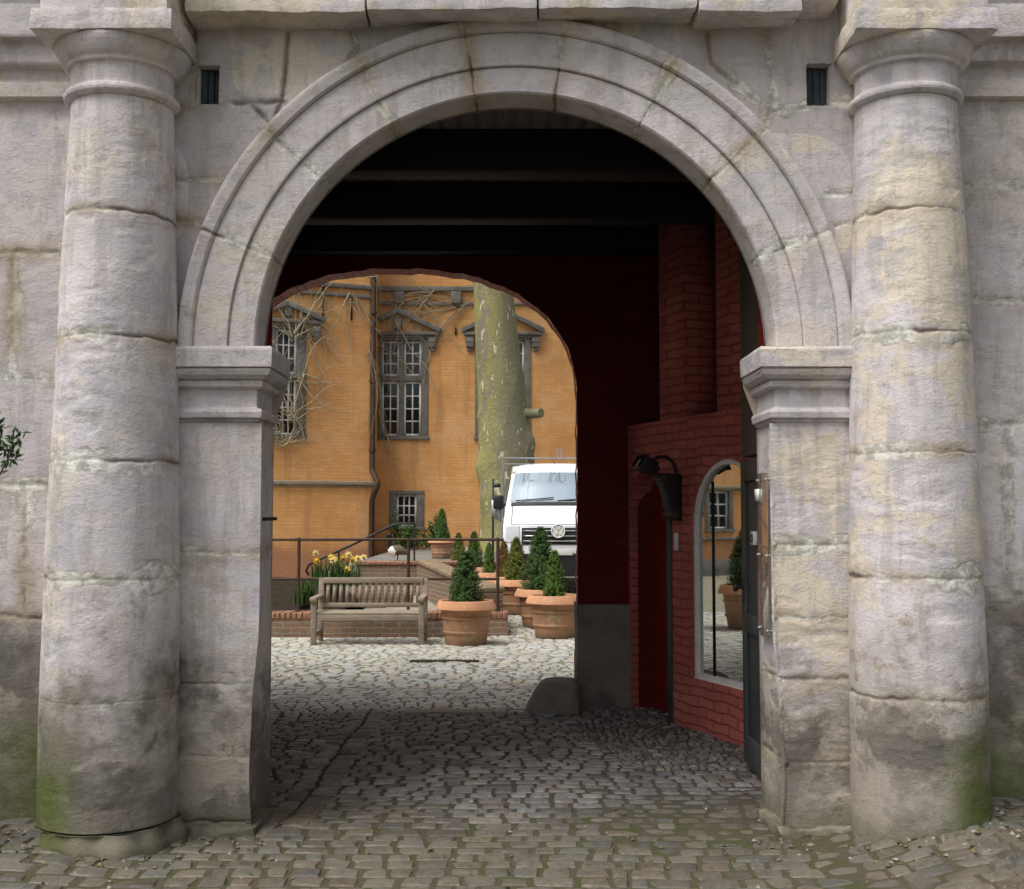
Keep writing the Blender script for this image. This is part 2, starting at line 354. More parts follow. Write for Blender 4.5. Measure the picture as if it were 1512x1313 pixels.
M['needle'] = mat_leaf('spruce_needles', (.035, .085, .018), (.10, .17, .035))
M['green'] = mat_leaf('green_leaf', (.035, .10, .018), (.085, .17, .04), False)
M['darkleaf'] = mat_leaf('dark_glossy_leaf', (.025, .07, .015), (.07, .14, .035), False, .4)
M['yellow'] = mat_plain('daffodil_yellow', (.75, .48, .05), .6, .3, var=.2); M['cream'] = mat_plain('daffodil_cream', (.72, .62, .32), .6, .3, var=.1)
M['bark'] = mat_bark(); M['vine'] = mat_plain('dry_vine_stem', (.44, .37, .25), .9, .1, var=.35, nscale=6)
M['van'] = mat_plain('white_van_paint', (.78, .79, .80), .28, .5, var=.06, nscale=3, bump=.02)
M['black'] = mat_plain('black_plastic', (.018, .018, .02), .5, .4, var=.1); M['tyre'] = mat_plain('tyre_rubber', (.02, .02, .02), .9, .2)
M['alu'] = mat_plain('grey_aluminium', (.42, .43, .44), .45, .5, metal=.6, var=.2); M['chrome'] = mat_plain('bright_chrome', (.75, .76, .78), .18, .5, metal=1.0, var=.05)
M['lens'] = mat_plain('headlamp_lens', (.55, .57, .6), .1, .6, var=.1); M['windscreen'] = mat_glass_dark('windscreen_glass', (.62, .72, .80), .03, 1.0, .006, .85)
M['plate'] = mat_plain('plate_white', (.70, .70, .66), .4, .4, var=.1)
M['slate'] = mat_plain('roof_slate', (.09, .085, .085), .8, .3, var=.4, nscale=4, coord='pos'); M['plaster'] = mat_plain('ochre_plaster', (.42, .28, .16), .9, .2, var=.3, nscale=2, coord='pos')
M['feather_brown'] = mat_plain('brown_feather', (.16, .12, .085), .8, .2, var=.4, nscale=14); M['feather_black'] = mat_plain('black_feather', (.015, .014, .013), .6, .3); M['feather_white'] = mat_plain('white_feather', (.72, .70, .66), .8, .2, var=.1)
def mk_mirror():
    g = G('reflecting_pane'); P = g.obj()
    n = g.new('ShaderNodeBsdfGlossy'); n.inputs['Color'].default_value = (.66, .68, .66, 1); n.inputs['Roughness'].default_value = .015
    g.set(n.inputs['Normal'], g.bump(g.noise(P, 1.2, 2), .12, .004))
    d = g.new('ShaderNodeBsdfDiffuse'); d.inputs['Color'].default_value = (.02, .022, .02, 1)
    m = g.new('ShaderNodeMixShader'); m.inputs[0].default_value = .86; g.t.links.new(d.outputs[0], m.inputs[1]); g.t.links.new(n.outputs[0], m.inputs[2])
    return g.out(m.outputs[0])
M['mirror'] = mk_mirror()
def mk_acrylic():
    g = G('clear_acrylic')
    n = g.new('ShaderNodeBsdfGlossy'); n.inputs['Color'].default_value = (.9, .9, .9, 1); n.inputs['Roughness'].default_value = .03
    t = g.new('ShaderNodeBsdfTransparent'); t.inputs['Color'].default_value = (.93, .93, .92, 1)
    m = g.new('ShaderNodeMixShader'); m.inputs[0].default_value = .55; g.t.links.new(t.outputs[0], m.inputs[1]); g.t.links.new(n.outputs[0], m.inputs[2])
    return g.out(m.outputs[0])
M['acrylic'] = mk_acrylic()
# ------------------------------------------------------------------ weathered stone surfaces
def stone_grid(mb, P, joints=(), tone=None, extra=None, close=False, flip=False, amp=.006, rough=.004, jd=.012, jw=.010, mort=.05, wob=.02, seed=0.0, skipedge=False):
    """dense grid (nu,nv,3) of a stone face: displaced along its normal, with cut joints and mortar smears"""
    nu, nv = P.shape[:2]
    if close: du = np.roll(P, -1, 0)-np.roll(P, 1, 0)
    else: du = np.gradient(P, axis=0)
    dv = np.gradient(P, axis=1); N = np.cross(du, dv); N /= np.maximum(np.linalg.norm(N, axis=-1, keepdims=True), 1e-9)
    if flip: N = -N
    Q = P.reshape(-1, 3); Nf = N.reshape(-1, 3); S = Q+seed
    W = Q+wob*.45*vec3noise(S, 1.6, 2)+wob*.5*vec3noise(S+7, 13.0, 3)
    d = joints(W) if callable(joints) else (seg_dist(W, joints) if len(joints) else np.full(len(Q), 1e9))
    brk = sstep(-.35, .15, fbm(S, 2.1, 3))
    joint = np.exp(-(d/(jw*(.55+.6*brk)))**2)*(.75+.25*brk)
    mw = mort*(.30+.8*np.clip(.5+fbm(S, 3.3, 3), 0, 1.4))*(1+.35*fbm(S, 18, 2)); mortar = sstep(1.0, .88, d/np.maximum(mw, 1e-4))*sstep(-.30, -.12, fbm(S+9, 1.7, 3))
    stain = np.exp(-(d/.06)**2)*np.clip(.45+fbm(S+21, 2.6, 3), 0, 1)
    edge = np.exp(-((d/np.maximum(mw, 1e-4)-.95)/.09)**2)*sstep(-.30, -.12, fbm(S+9, 1.7, 3))*np.clip(.5+fbm(S+3, 6, 2), 0, 1)
    patch = sstep(.02, .16, fbm(S*np.array([1, 1, 1.5])+50, 1.7, 4))
    fl = fbm(S*np.array([1, 1, 2.6]), 5, 5); terr = np.floor(fl*5+.5)/5*.6+fl*.4
    disp = amp*fbm(S, 1.3, 2)+rough*(.15+1.1*patch)*terr-jd*joint*(1-.6*mortar)-.002*edge-.5*rough*patch
    near = np.exp(-(d/.022)**2); disp -= .006*near*np.clip(.25+1.2*fbm(S, 12, 3), 0, 1)
    V = Q+Nf*disp[:, None]
    C = np.ones((len(Q), 4)); C[:, 0] = np.clip(joint*(1-.75*mortar)+.55*edge, 0, 1); C[:, 1] = mortar; C[:, 3] = stain if extra is None else np.maximum(stain, extra(Q)); C[:, 2] = np.clip((tone(Q) if tone is not None else .5)+.12*fbm(S, .8, 2), 0, 1)
    mb.grid(V.reshape(nu, nv, 3), C, Q[:, [0, 2]], flip=flip, close=close)
    return mb
def rough_box(mb, x0, x1, y0, y1, z0, z1, step=.04, amp=.008, sc=4.0, tone=.5, rnd=.012, seed=0):
    """stone block with softened, chipped arrises"""
    lo = np.array([x0, y0, z0]); hi = np.array([x1, y1, z1]); c = (lo+hi)/2; hs = (hi-lo)/2
    n = np.maximum(2, np.ceil((hi-lo)/step).astype(int)+1)
    for ax in range(3):
        a, b = [(1, 2), (2, 0), (0, 1)][ax]
        ua = np.linspace(lo[a], hi[a], n[a]); ub = np.linspace(lo[b], hi[b], n[b])
        for side in (0, 1):
            P = np.zeros((len(ua), len(ub), 3)); P[..., a] = ua[:, None]; P[..., b] = ub[None, :]; P[..., ax] = hi[ax] if side else lo[ax]
            Q = P.reshape(-1, 3); inner = np.clip(Q, lo+rnd, hi-rnd); dd = Q-inner; L = np.linalg.norm(dd, axis=1, keepdims=True)
            Q2 = inner+dd/np.maximum(L, 1e-9)*np.minimum(L, rnd)
            Q2 = Q2+amp*vec3noise(Q+seed, sc, 4)+amp*.5*vec3noise(Q+seed+9, sc*3.5, 3)
            C = np.ones((len(Q), 4)); C[:, 0] = 0; C[:, 1] = 0; C[:, 3] = 0; C[:, 2] = np.clip(tone+.2*fbm(Q+seed, 1.5, 2), 0, 1)
            mb.grid(Q2.reshape(P.shape), C, Q[:, [a, b]], flip=(side == 0))
    return mb
# ================================================================== GROUND
YP = 6.40                                   # front plane of the piers
def gz(x, y):
    x = np.asarray(x, float); y = np.asarray(y, float)
    z = .17*sstep(1.5, 2.4, x)*sstep(8, 6.6, y)+.05*sstep(-1.7, -2.6, x)*sstep(8, 6.6, y)
    z = z+.07*np.clip(y-16.5, 0, 13)*sstep(-1.2, -.2, x+.25*(np.clip(y, 17, 24)-17))
    return z+.012*fbm(np.stack([x, y, 0*x], -1), .8, 3)*sstep(60, 25, np.abs(y))
xs = np.concatenate([[-400, -150, -60, -25], np.arange(-12, 12.01, .3), [25, 60, 150, 400]]); ys = np.concatenate([[-400, -120, -40, -12, -4], np.arange(0, 34.01, .3), [45, 80, 200, 500]])
X, Yg = np.meshgrid(xs, ys, indexing='ij')
mb = MB(); mb.grid(np.stack([X, Yg, gz(X, Yg)-.0035], -1)); tag(mb.build('ground', M['ground'], smooth=60), kind='structure')
def setts(mb, x0, x1, y0, y1, rd, w, mask, colfn, crown=.016, n=5, axis=0, gap=.006, warp=.05):
    """rows of individually shaped paving stones"""
    cx, cy, hx, hy = [], [], [], []
    a0, a1, b0, b1 = (x0, x1, y0, y1) if axis == 0 else (y0, y1, x0, x1)
    b = b0
    while b < b1:
        d = rd*random.uniform(.82, 1.2); a = a0-random.uniform(0, w)
        while a < a1:
            ww = w*random.choice([.6, .8, .9, 1, 1.1, 1.35])*random.uniform(.9, 1.1)
            ca, cb = a+ww/2, b+d/2
            if axis == 0: cx.append(ca); cy.append(cb); hx.append(ww/2-gap/2); hy.append(d/2-gap/2)
            else: cx.append(cb); cy.append(ca); hx.append(d/2-gap/2); hy.append(ww/2-gap/2)
            a += ww
        b += d
    cx, cy, hx, hy = map(np.array, (cx, cy, hx, hy)); k = mask(cx, cy); cx, cy, hx, hy = cx[k], cy[k], hx[k], hy[k]; N = len(cx)
    if axis == 0: cy = cy+rng.normal(0, rd*.03, N)
    t = np.array([-1, -.80, 0, .80, 1]) if n == 5 else np.array([-1, -.75, .75, 1]); u, v = np.meshgrid(t, t, indexing='ij'); u, v = u.ravel(), v.ravel()
    uu = u*(1-.045*v**2); vv = v*(1-.045*u**2)
    rot = rng.normal(0, .035, N); sk = rng.normal(0, .06, N); hx2 = hx*rng.uniform(.955, 1.02, N); hy2 = hy*rng.uniform(.94, 1.03, N)
    lx = hx2[:, None]*uu*(1+sk[:, None]*vv); ly = hy2[:, None]*vv*(1+rng.normal(0, .08, N)[:, None]*uu)
    x = cx[:, None]+lx*np.cos(rot)[:, None]-ly*np.sin(rot)[:, None]; y = cy[:, None]+lx*np.sin(rot)[:, None]+ly*np.cos(rot)[:, None]
    P = np.stack([x, y, 0*x], -1)
    x = x+warp*fbm(P, .9, 2)+.006*fbm(P, 14, 2); y = y+warp*fbm(P+40, .9, 2)+.006*fbm(P+80, 14, 2)
    cr = crown(cx, cy) if callable(crown) else np.full(N, crown)
    dome = (1-np.abs(u)**6)*(1-np.abs(v)**6)
    z = gz(x, y)-.013+(cr[:, None]+.013)*dome**.7*(1+0*x)+rng.normal(0, .003, N)[:, None]*dome+dome*(rng.normal(0, .035, N)[:, None]*lx+rng.normal(0, .05, N)[:, None]*ly)+dome*.003*fbm(np.stack([x, y, 0*x], -1), 16, 2)
    C = np.ones((N, n*n, 4)); C[..., :3] = colfn(cx, cy, N)[:, None, :]
    idx = np.arange(n*n).reshape(n, n); q = np.stack([idx[:-1, :-1], idx[1:, :-1], idx[1:, 1:], idx[:-1, 1:]], -1).reshape(-1, 4)
    Fq = (q[None]+(np.arange(N)*n*n)[:, None, None]).reshape(-1, 4)
    mb.add(np.stack([x, y, z], -1).reshape(-1, 3), Fq.tolist(), C.reshape(-1, 4), np.stack([x, y], -1).reshape(-1, 2))
def shade(base, N, cx, cy, sd=.16, warm=.05):
    t = 1+rng.normal(0, sd, N); h = rng.normal(0, warm, N)
    c = np.array(base)[None]*np.clip(t, .45, 1.7)[:, None]; c[:, 0] *= 1+h; c[:, 2] *= 1-h
    return np.clip(c, .01, .85)
def wallx(y): return 1.378+.385*(9.8-y)     # the slanting right wall of the passage
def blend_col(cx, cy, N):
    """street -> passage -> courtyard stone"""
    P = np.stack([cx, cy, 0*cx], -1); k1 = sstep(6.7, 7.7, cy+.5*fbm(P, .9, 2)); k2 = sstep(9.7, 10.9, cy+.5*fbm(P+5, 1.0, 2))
    a = shade((.122, .108, .084), N, cx, cy); b = shade((.20, .187, .175), N, cx, cy, .25); c = shade((.80, .775, .69), N, cx, cy, .11)  # courtyard end brightened in colour to make up for the gatehouse's shade
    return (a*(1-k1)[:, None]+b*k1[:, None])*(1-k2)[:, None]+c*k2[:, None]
def flat_area(cx, cy): return .001+.009*(1-sstep(.1, .7, cx)*sstep(1.75, 1.5, cx)*sstep(6.0, 6.3, cy)*sstep(7.7, 7.2, cy))
mb = MB()
gut = lambda x, y: (x > -1.44) & (x < -1.10) & (y > 6.5) & (y < 10.6)
peb = lambda x, y: (x > .30+.22*(10.4-y)) & (y > 8.0) & (y < 10.6) & (x < wallx(y)+.15)
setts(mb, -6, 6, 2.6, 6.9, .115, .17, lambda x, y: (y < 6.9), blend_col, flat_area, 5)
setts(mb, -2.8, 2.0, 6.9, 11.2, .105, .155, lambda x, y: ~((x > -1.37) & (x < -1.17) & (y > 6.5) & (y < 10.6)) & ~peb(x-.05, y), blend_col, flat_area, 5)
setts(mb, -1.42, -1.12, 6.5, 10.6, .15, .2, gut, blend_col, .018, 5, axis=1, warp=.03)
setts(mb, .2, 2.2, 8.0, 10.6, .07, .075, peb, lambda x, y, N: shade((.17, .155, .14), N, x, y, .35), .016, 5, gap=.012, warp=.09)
setts(mb, -7.5, 4.5, 11.2, 16.72, .15, .19, lambda x, y: (y < 16.75), lambda x, y, N: np.clip(shade((.80, .775, .69), N, x, y, .11)*(1-.24*sstep(12.5, 15, y))[:, None], 0, .85), .005, 5, gap=.007, warp=.12)  # paler next to the rear arch, offsetting gatehouse shade in the stone colour
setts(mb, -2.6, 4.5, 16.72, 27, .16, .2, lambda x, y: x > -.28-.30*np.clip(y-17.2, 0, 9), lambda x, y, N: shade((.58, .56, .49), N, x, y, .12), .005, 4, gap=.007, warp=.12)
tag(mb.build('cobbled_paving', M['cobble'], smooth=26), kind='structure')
# ================================================================== GATEHOUSE
gate = empty('gatehouse', (0, YP, 0), 'weathered sandstone gatehouse with round archway, two columns and a dark red passage', 'gatehouse')
ACX, RI, ZS = .02, 1.45, zat(515, YP)       # arch centre, inner radius, springing
def circ(r, z, c, n=40): return [(c[0]+r*math.cos(2*math.pi*k/n), c[1]+r*math.sin(2*math.pi*k/n), z) for k in range(n+1)]
def column(cx, foot, joints_py, side, seed):
    cy = 6.30; top = 4.0
    zz = np.array([-.1, .15, .9, 1.45, 2.0, 2.6, 3.2, 3.7, 3.95, 4.06]); rr = np.array([.362, .362, .357, .350, .339, .322, .303, .285, .275, .272])
    nz = 640; nt = 360; z = np.linspace(foot, top, nz); r = np.interp(z, zz, rr); r = np.convolve(np.pad(r, 28, 'edge'), np.ones(57)/57, 'valid')
    th = np.linspace(0, 2*math.pi, nt, endpoint=False); T, Z = np.meshgrid(th, z, indexing='ij'); Rr = np.broadcast_to(r, T.shape)
    P = np.stack([cx+Rr*np.cos(T), cy+Rr*np.sin(T), Z], -1)
    zj = [zat(p, 5.95) for p in joints_py]; js = lambda W: np.min(np.abs(W[:, 2][:, None]-np.array(zj)[None]), axis=1)
    tn = np.array([.45, .7, .5, .62, .48, .75, .55])
    if side > 0: tn = np.array([.6, .5, .85, .62, .8, .9, .6])
    def tone(Q): return tn[np.clip(np.searchsorted(np.array(sorted(zj)), Q[:, 2]), 0, 6)]
    mb = MB(); stone_grid(mb, P, js, tone, close=True, amp=.004, rough=.0036, jd=.008, jw=.008, mort=.065, wob=.022, seed=seed)
    col = mb.build('column', M['stone'] if side < 0 else M['stone_warm'], gate, smooth=75)
    # capital
    prof = [(.272, 4.0), (.287, 4.004), (.306, 4.02), (.309, 4.035), (.304, 4.052), (.290, 4.062), (.277, 4.066), (.274, 4.08), (.274, 4.175), (.278, 4.184), (.299, 4.188), (.301, 4.206), (.305, 4.21), (.325, 4.225), (.342, 4.25), (.355, 4.275), (.362, 4.298), (.362, 4.31)]
    pz = np.array([p[1] for p in prof]); pr = np.array([p[0] for p in prof]); n2 = 96
    t2 = np.linspace(0, 2*math.pi, n2, endpoint=False); k = np.linspace(0, len(prof)-1, 90); pz2 = np.interp(k, range(len(prof)), pz); pr2 = np.interp(k, range(len(prof)), pr)
    T, Z = np.meshgrid(t2, pz2, indexing='ij'); P = np.stack([cx+pr2[None]*np.cos(T), cy+pr2[None]*np.sin(T), Z], -1)
    mb = MB(); stone_grid(mb, P, [], lambda Q: .6+0*Q[:, 0], close=True, amp=.006, rough=.004, seed=seed+3)
    rough_box(mb, cx-.375, cx+.375, cy-.375, cy+.36, 4.31, 4.425, .02, .006, 6, .8, .008, seed)
    cap = mb.build('capital', M['stone_warm'] if side > 0 else M['stone'], col, smooth=60)
    mb = MB()
    if side < 0:
        th = np.linspace(0, 2*math.pi, 120, endpoint=False); z2 = np.linspace(-.12, foot-.012, 14); T, Z = np.meshgrid(th, z2, indexing='ij')
        Rr = .380+.018*np.sin(T*5)+.012*np.sin(T*11+1)-.03*sstep(.03, .12, Z); P = np.stack([cx+Rr*np.cos(T), cy+Rr*np.sin(T), Z], -1)
        stone_grid(mb, P, [], lambda Q: .1+0*Q[:, 0], close=True, amp=.03, rough=.012, seed=seed+8)
        mb.lathe([(.36, foot-.013), (.33, foot-.012)], 60, (cx, cy, 0), cap=False)
        mb.build('base_stone', M['stone'], col, smooth=60)
    return col
column(-2.17, .135, (305, 490, 678, 858, 1040), -1, 0.0)
column(2.195, .0, (300, 485, 668, 855, 1036), 1, 21.0)
# piers
def pier(side, joints_py, seed):
    xi = ACX+side*RI; xo = ACX+side*1.96; z0, z1 = -.05, zat(625, YP)
    prof = [(xo, YP)]+[(xo+(xi-xo)*t, YP) for t in np.linspace(.03, .90, 64)]
    for a in np.linspace(0, math.pi/2, 8): prof.append((xi-side*.035+side*.035*math.sin(a), YP+.035-.035*math.cos(a)))
    prof += [(xi, YP+t) for t in np.linspace(.05, .46, 46)]+[(xi, YP+.461)]
    pr = np.array(prof); nz = 400; z = np.linspace(z0, z1, nz)
    P = np.zeros((len(pr), nz, 3)); P[..., 0] = pr[:, None, 0]; P[..., 1] = pr[:, None, 1]; P[..., 2] = z[None]
    # worn hollow low on the inner arris
    wear = .06*np.exp(-((z-.35)/.42)**2)+.02*np.exp(-((z-.8)/.2)**2); near = np.exp(-(((P[..., 0]-xi)/.12)**2+((P[..., 1]-YP)/.2)**2))
    P[..., 0] += side*wear[None]*near*.8
    js = []
    zj = []
    for p in joints_py:
        zj.append(zat(p, YP))
    js = lambda W: np.min(np.abs(W[:, 2][:, None]-np.array(zj)[None]), axis=1)
    tn = (np.array([.3, .35, .5, .6, .45, .5]) if side < 0 else np.array([.6, .5, .65, .85, .8, .9]))
    def tone(Q): return tn[np.clip(np.searchsorted(np.array(sorted(zj)), Q[:, 2]), 0, 5)]
    mb = MB(); stone_grid(mb, P, js, tone, flip=(side > 0), amp=.005, rough=.0045, jd=.010, jw=.008, mort=.05, wob=.022, seed=seed)
    # back of the pier
    mb.box(min(xi, xo), max(xi, xo), YP+.46, YP+.50, z0, z1)
    pr_ = mb.build('pier', M['stone'] if side < 0 else M['stone_warm'], gate, smooth=70)
    # impost mouldings swept round front and reveal
    pz = [625, 623.5, 621, 619.5, 617, 609, 605, 603.5, 601, 574.5, 573, 571.5, 564, 562.5, 561, 556, 548, 547, 545.5, 544.5, 519, 515]
    pd = [.0, .0, .024, .010, .036, .042, .036, .012, .004, .004, .034, .044, .046, .030, .048, .084, .098, .082, .082, .104, .108, .100]
    zz = np.array([zat(p, YP) for p in pz]); dd = np.array(pd); k = np.linspace(0, len(pz)-1, 148); zz = np.interp(k, range(len(pz)), zz); dd = np.interp(k, range(len(pz)), dd)
    path = [(xo, YP, 0, -1)]+[(xo+(xi-xo)*t, YP, 0, -1) for t in np.linspace(.05, .97, 30)]+[(xi, YP, -side, -1)]+[(xi, YP+t, -side, 0) for t in np.linspace(.02, .44, 20)]
    pa = np.array(path); P = np.zeros((len(pa), 148, 3)); P[..., 0] = pa[:, None, 0]+pa[:, None, 2]*dd[None]; P[..., 1] = pa[:, None, 1]+pa[:, None, 3]*dd[None]; P[..., 2] = zz[None]
    mb = MB(); stone_grid(mb, P, [], lambda Q: .5+0*Q[:, 0], flip=(side > 0), amp=.005, rough=.003, seed=seed+5)
    x0, x1 = sorted((xi-side*.096, xo)); mb.add([(x0, YP-.096, zz[-1]), (x1, YP-.096, zz[-1]), (x1, YP+.44, zz[-1]), (x0, YP+.44, zz[-1])], [(0, 1, 2, 3)])
    mb.add([(xi, YP+.44, zz[0]), (xi-side*.09, YP+.44, zz[100]), (xi-side*.096, YP+.44, zz[-1]), (xo, YP+.44, zz[-1]), (xo, YP+.44, zz[0])], [(0, 1, 2, 3, 4)])
    mb.build('impost', M['stone'] if side < 0 else M['stone_warm'], pr_, smooth=36)
    mb = MB(); a, b = sorted((xo+side*.02, xi-side*.03)); rough_box(mb, a, b, YP-.035, YP+.44, -.1, .05 if side < 0 else .06, .02, .026, 5, .15, .03, seed)
    mb.build('base_stone', M['stone'], pr_, smooth=60)
    if side < 0:
        mb = MB(); c = at(388, 767, YP+.2); mb.tube([(xi-.03, c.y, c.z), (xi+.085, c.y, c.z+.004)], .010, 8); mb.build('iron_hook', M['iron'], pr_)
pier(-1, (815, 1008, 1118, 1212), 4.0); pier(1, (803, 910, 1003, 1126), 33.0)
# arch ring
prof_r = [(RI, .22), (RI, .16), (RI, .09), (RI, .02), (RI+.004, -.012), (RI+.014, -.022), (RI+.08, -.022), (RI+.149, -.022), (RI+.152, -.013), (RI+.156, -.013), (RI+.158, -.036), (RI+.162, -.039), (RI+.25, -.040), (RI+.340, -.040), (RI+.343, -.032), (RI+.347, -.032), (RI+.350, -.052), (RI+.36, -.064), (RI+.41, -.072), (RI+.424, -.068), (RI+.43, -.06), (RI+.43, .05)]
k = np.concatenate([np.linspace(a, a+1, m, endpoint=False) for a, m in zip(range(len(prof_r)-1), (4, 6, 5, 3, 2, 5, 6, 2, 2, 2, 2, 7, 7, 2, 2, 2, 2, 5, 2, 2, 3))]+[[len(prof_r)-1]]); pr2 = np.interp(k, range(len(prof_r)), [p[0] for p in prof_r]); pd2 = np.interp(k, range(len(prof_r)), [p[1] for p in prof_r])
nth = 640; th = np.linspace(0, math.pi, nth); T = th[:, None]
P = np.stack([ACX+pr2[None]*np.cos(T), YP+pd2[None]+0*T, ZS+pr2[None]*np.sin(T)], -1)
js = []; angs = []
for (a, b) in (((520, 90), (577, 175)), ((398, 195), (470, 262)), ((305, 340), (402, 380)), ((690, 50), (700, 135)), ((832, 45), (820, 135)), ((995, 95), (950, 175)), ((1130, 190), (1055, 262)), ((1225, 345), (1125, 375))):
    A, B = at(*a, YP), at(*b, YP); dirs = (A+B)/2-Vector((ACX, YP, ZS)); an = math.atan2(dirs.z, dirs.x); angs.append(an)
    
angs = np.array(sorted(angs)); js = lambda W: np.hypot(W[:, 0]-ACX, W[:, 2]-ZS)*np.min(np.abs(np.arctan2(W[:, 2]-ZS, W[:, 0]-ACX)[:, None]-angs[None]), axis=1); tnv = rng.uniform(.3, .75, 12)
mb = MB(); stone_grid(mb, P, js, lambda Q: tnv[np.searchsorted(angs, np.arctan2(Q[:, 2]-ZS, Q[:, 0]-ACX))], amp=.003, rough=.0012, jd=.010, jw=.007, mort=.035, wob=.016, flip=True, seed=7)
mb.build('arch_ring', M['stone'], gate, smooth=38)
# spandrel wall (polar grid from ring to the rectangle between the columns)
HXs, ZT = 2.02, 4.70
def hole_rect(px0, py0, px1, py1): a = at(px0, py1, YP); b = at(px1, py0, YP); return (a.x, b.x, a.z, b.z)
holes = [hole_rect(290, 95, 326, 156), hole_rect(1190, 92, 1228, 158)]
nr = 120; th = np.linspace(-.02, math.pi+.02, 900); c, s_ = np.cos(th), np.sin(th)
rb = np.minimum((HXs)/np.maximum(np.abs(c), 1e-6), (ZT-ZS)/np.maximum(s_, 1e-6)); rb = np.maximum(rb, RI+.44)
tt = np.linspace(0, 1, nr); rad = (RI+.415)+(rb[:, None]-(RI+.415))*tt[None]
P = np.stack([ACX+rad*c[:, None], 0*rad+YP+.0, ZS+rad*s_[:, None]], -1)
def pl(*pts): return [tuple(at(px, py, YP)) for px, py in pts]
sj = [pl((425, 48), (418, 150), (398, 190)), pl((327, 153), (372, 152), (420, 150)), pl((250, 166), (292, 153)), pl((255, 265), (332, 268)), pl((255, 324), (302, 332)), pl((520, 48), (526, 72), (500, 110)), pl((288, 45), (290, 155)), pl((372, 152), (400, 185)),
      pl((1045, 50), (1050, 92), (1085, 120), (1117, 148)), pl((1132, 52), (1141, 150), (1128, 180)), pl((1141, 164), (1192, 158)), pl((1228, 150), (1268, 150)), pl((1222, 286), (1268, 284)), pl((1235, 335), (1268, 322))]
mb = MB()
Pj = P.copy()
for h in holes: pass
stone_grid(mb, P, sj, lambda Q: .5+.35*np.sign(fbm(Q*np.array([1, 0, 1])*1.0, 1.4, 1)), flip=True, amp=.004, rough=.002, jd=.014, jw=.012, mort=.04, wob=.016, seed=60)
# cut the two putlog holes: drop faces inside them
V = mb.V[0]; inside = np.zeros(len(V), bool)
for h in holes: inside |= (V[:, 0] > h[0]) & (V[:, 0] < h[1]) & (V[:, 2] > h[2]) & (V[:, 2] < h[3])
mb.F = [f for f in mb.F if not all(inside[i] for i in f)]
sp = mb.build('spandrel_wall', M['stone'], gate, smooth=60)
for h in holes:                              # clean recess with a slate-blue board inside
    mb = MB(); g_ = .012; x0, x1, z0, z1 = h
    for q in (((x0-g_, z0), (x0+g_, z1)), ((x1-g_, z0), (x1+g_, z1))): rough_box(mb, q[0][0], q[1][0], YP+.014, YP+.2, q[0][1]-g_, q[1][1]+g_, .03, .003, 6, .35, .006, x0)
    for q in ((z0-g_, z0+g_), (z1-g_, z1+g_)): rough_box(mb, x0, x1, YP+.015, YP+.2, q[0], q[1], .03, .003, 6, .3, .006, x1)
    r = mb.build('putlog_hole', M['stone'], gate, smooth=60)
    mb = MB()
    for i in range(3):
        w = (x1-x0-.024)/3; mb.box(x0+.012+i*w+.002, x0+.012+(i+1)*w-.002, YP+.05+.006*i, YP+.14, z0+.01, z1-.01)
    mb.build('board', M['slate_board'], r, bevel=.003)
# lintel between the columns and blocks over the capitals
mb = MB(); ed = [at(p, 20, 6.18).x for p in (272, 540, 795, 1030, 1186, 1240)]
for i, (a, b) in enumerate(zip(ed[:-1], ed[1:])): rough_box(mb, a+.003, b-.003, 6.18-.012*(i % 2), YP+.25, 4.515+.012*((i*7) % 3)+(.05 if i == 4 else 0), 4.95, .03, .010, 4, .75, .012, 5.0*i)
mb.build('lintel', M['stone_warm'], gate, smooth=60)
for i, cx in enumerate((-2.17, 2.195)):
    mb = MB(); rough_box(mb, cx-.34, cx+.34, 5.955, YP+.25, 4.43, 4.95, .03, .008, 4, .7, .015, 40+i*9); mb.build('entablature_block', M['stone_warm'], gate, smooth=60)
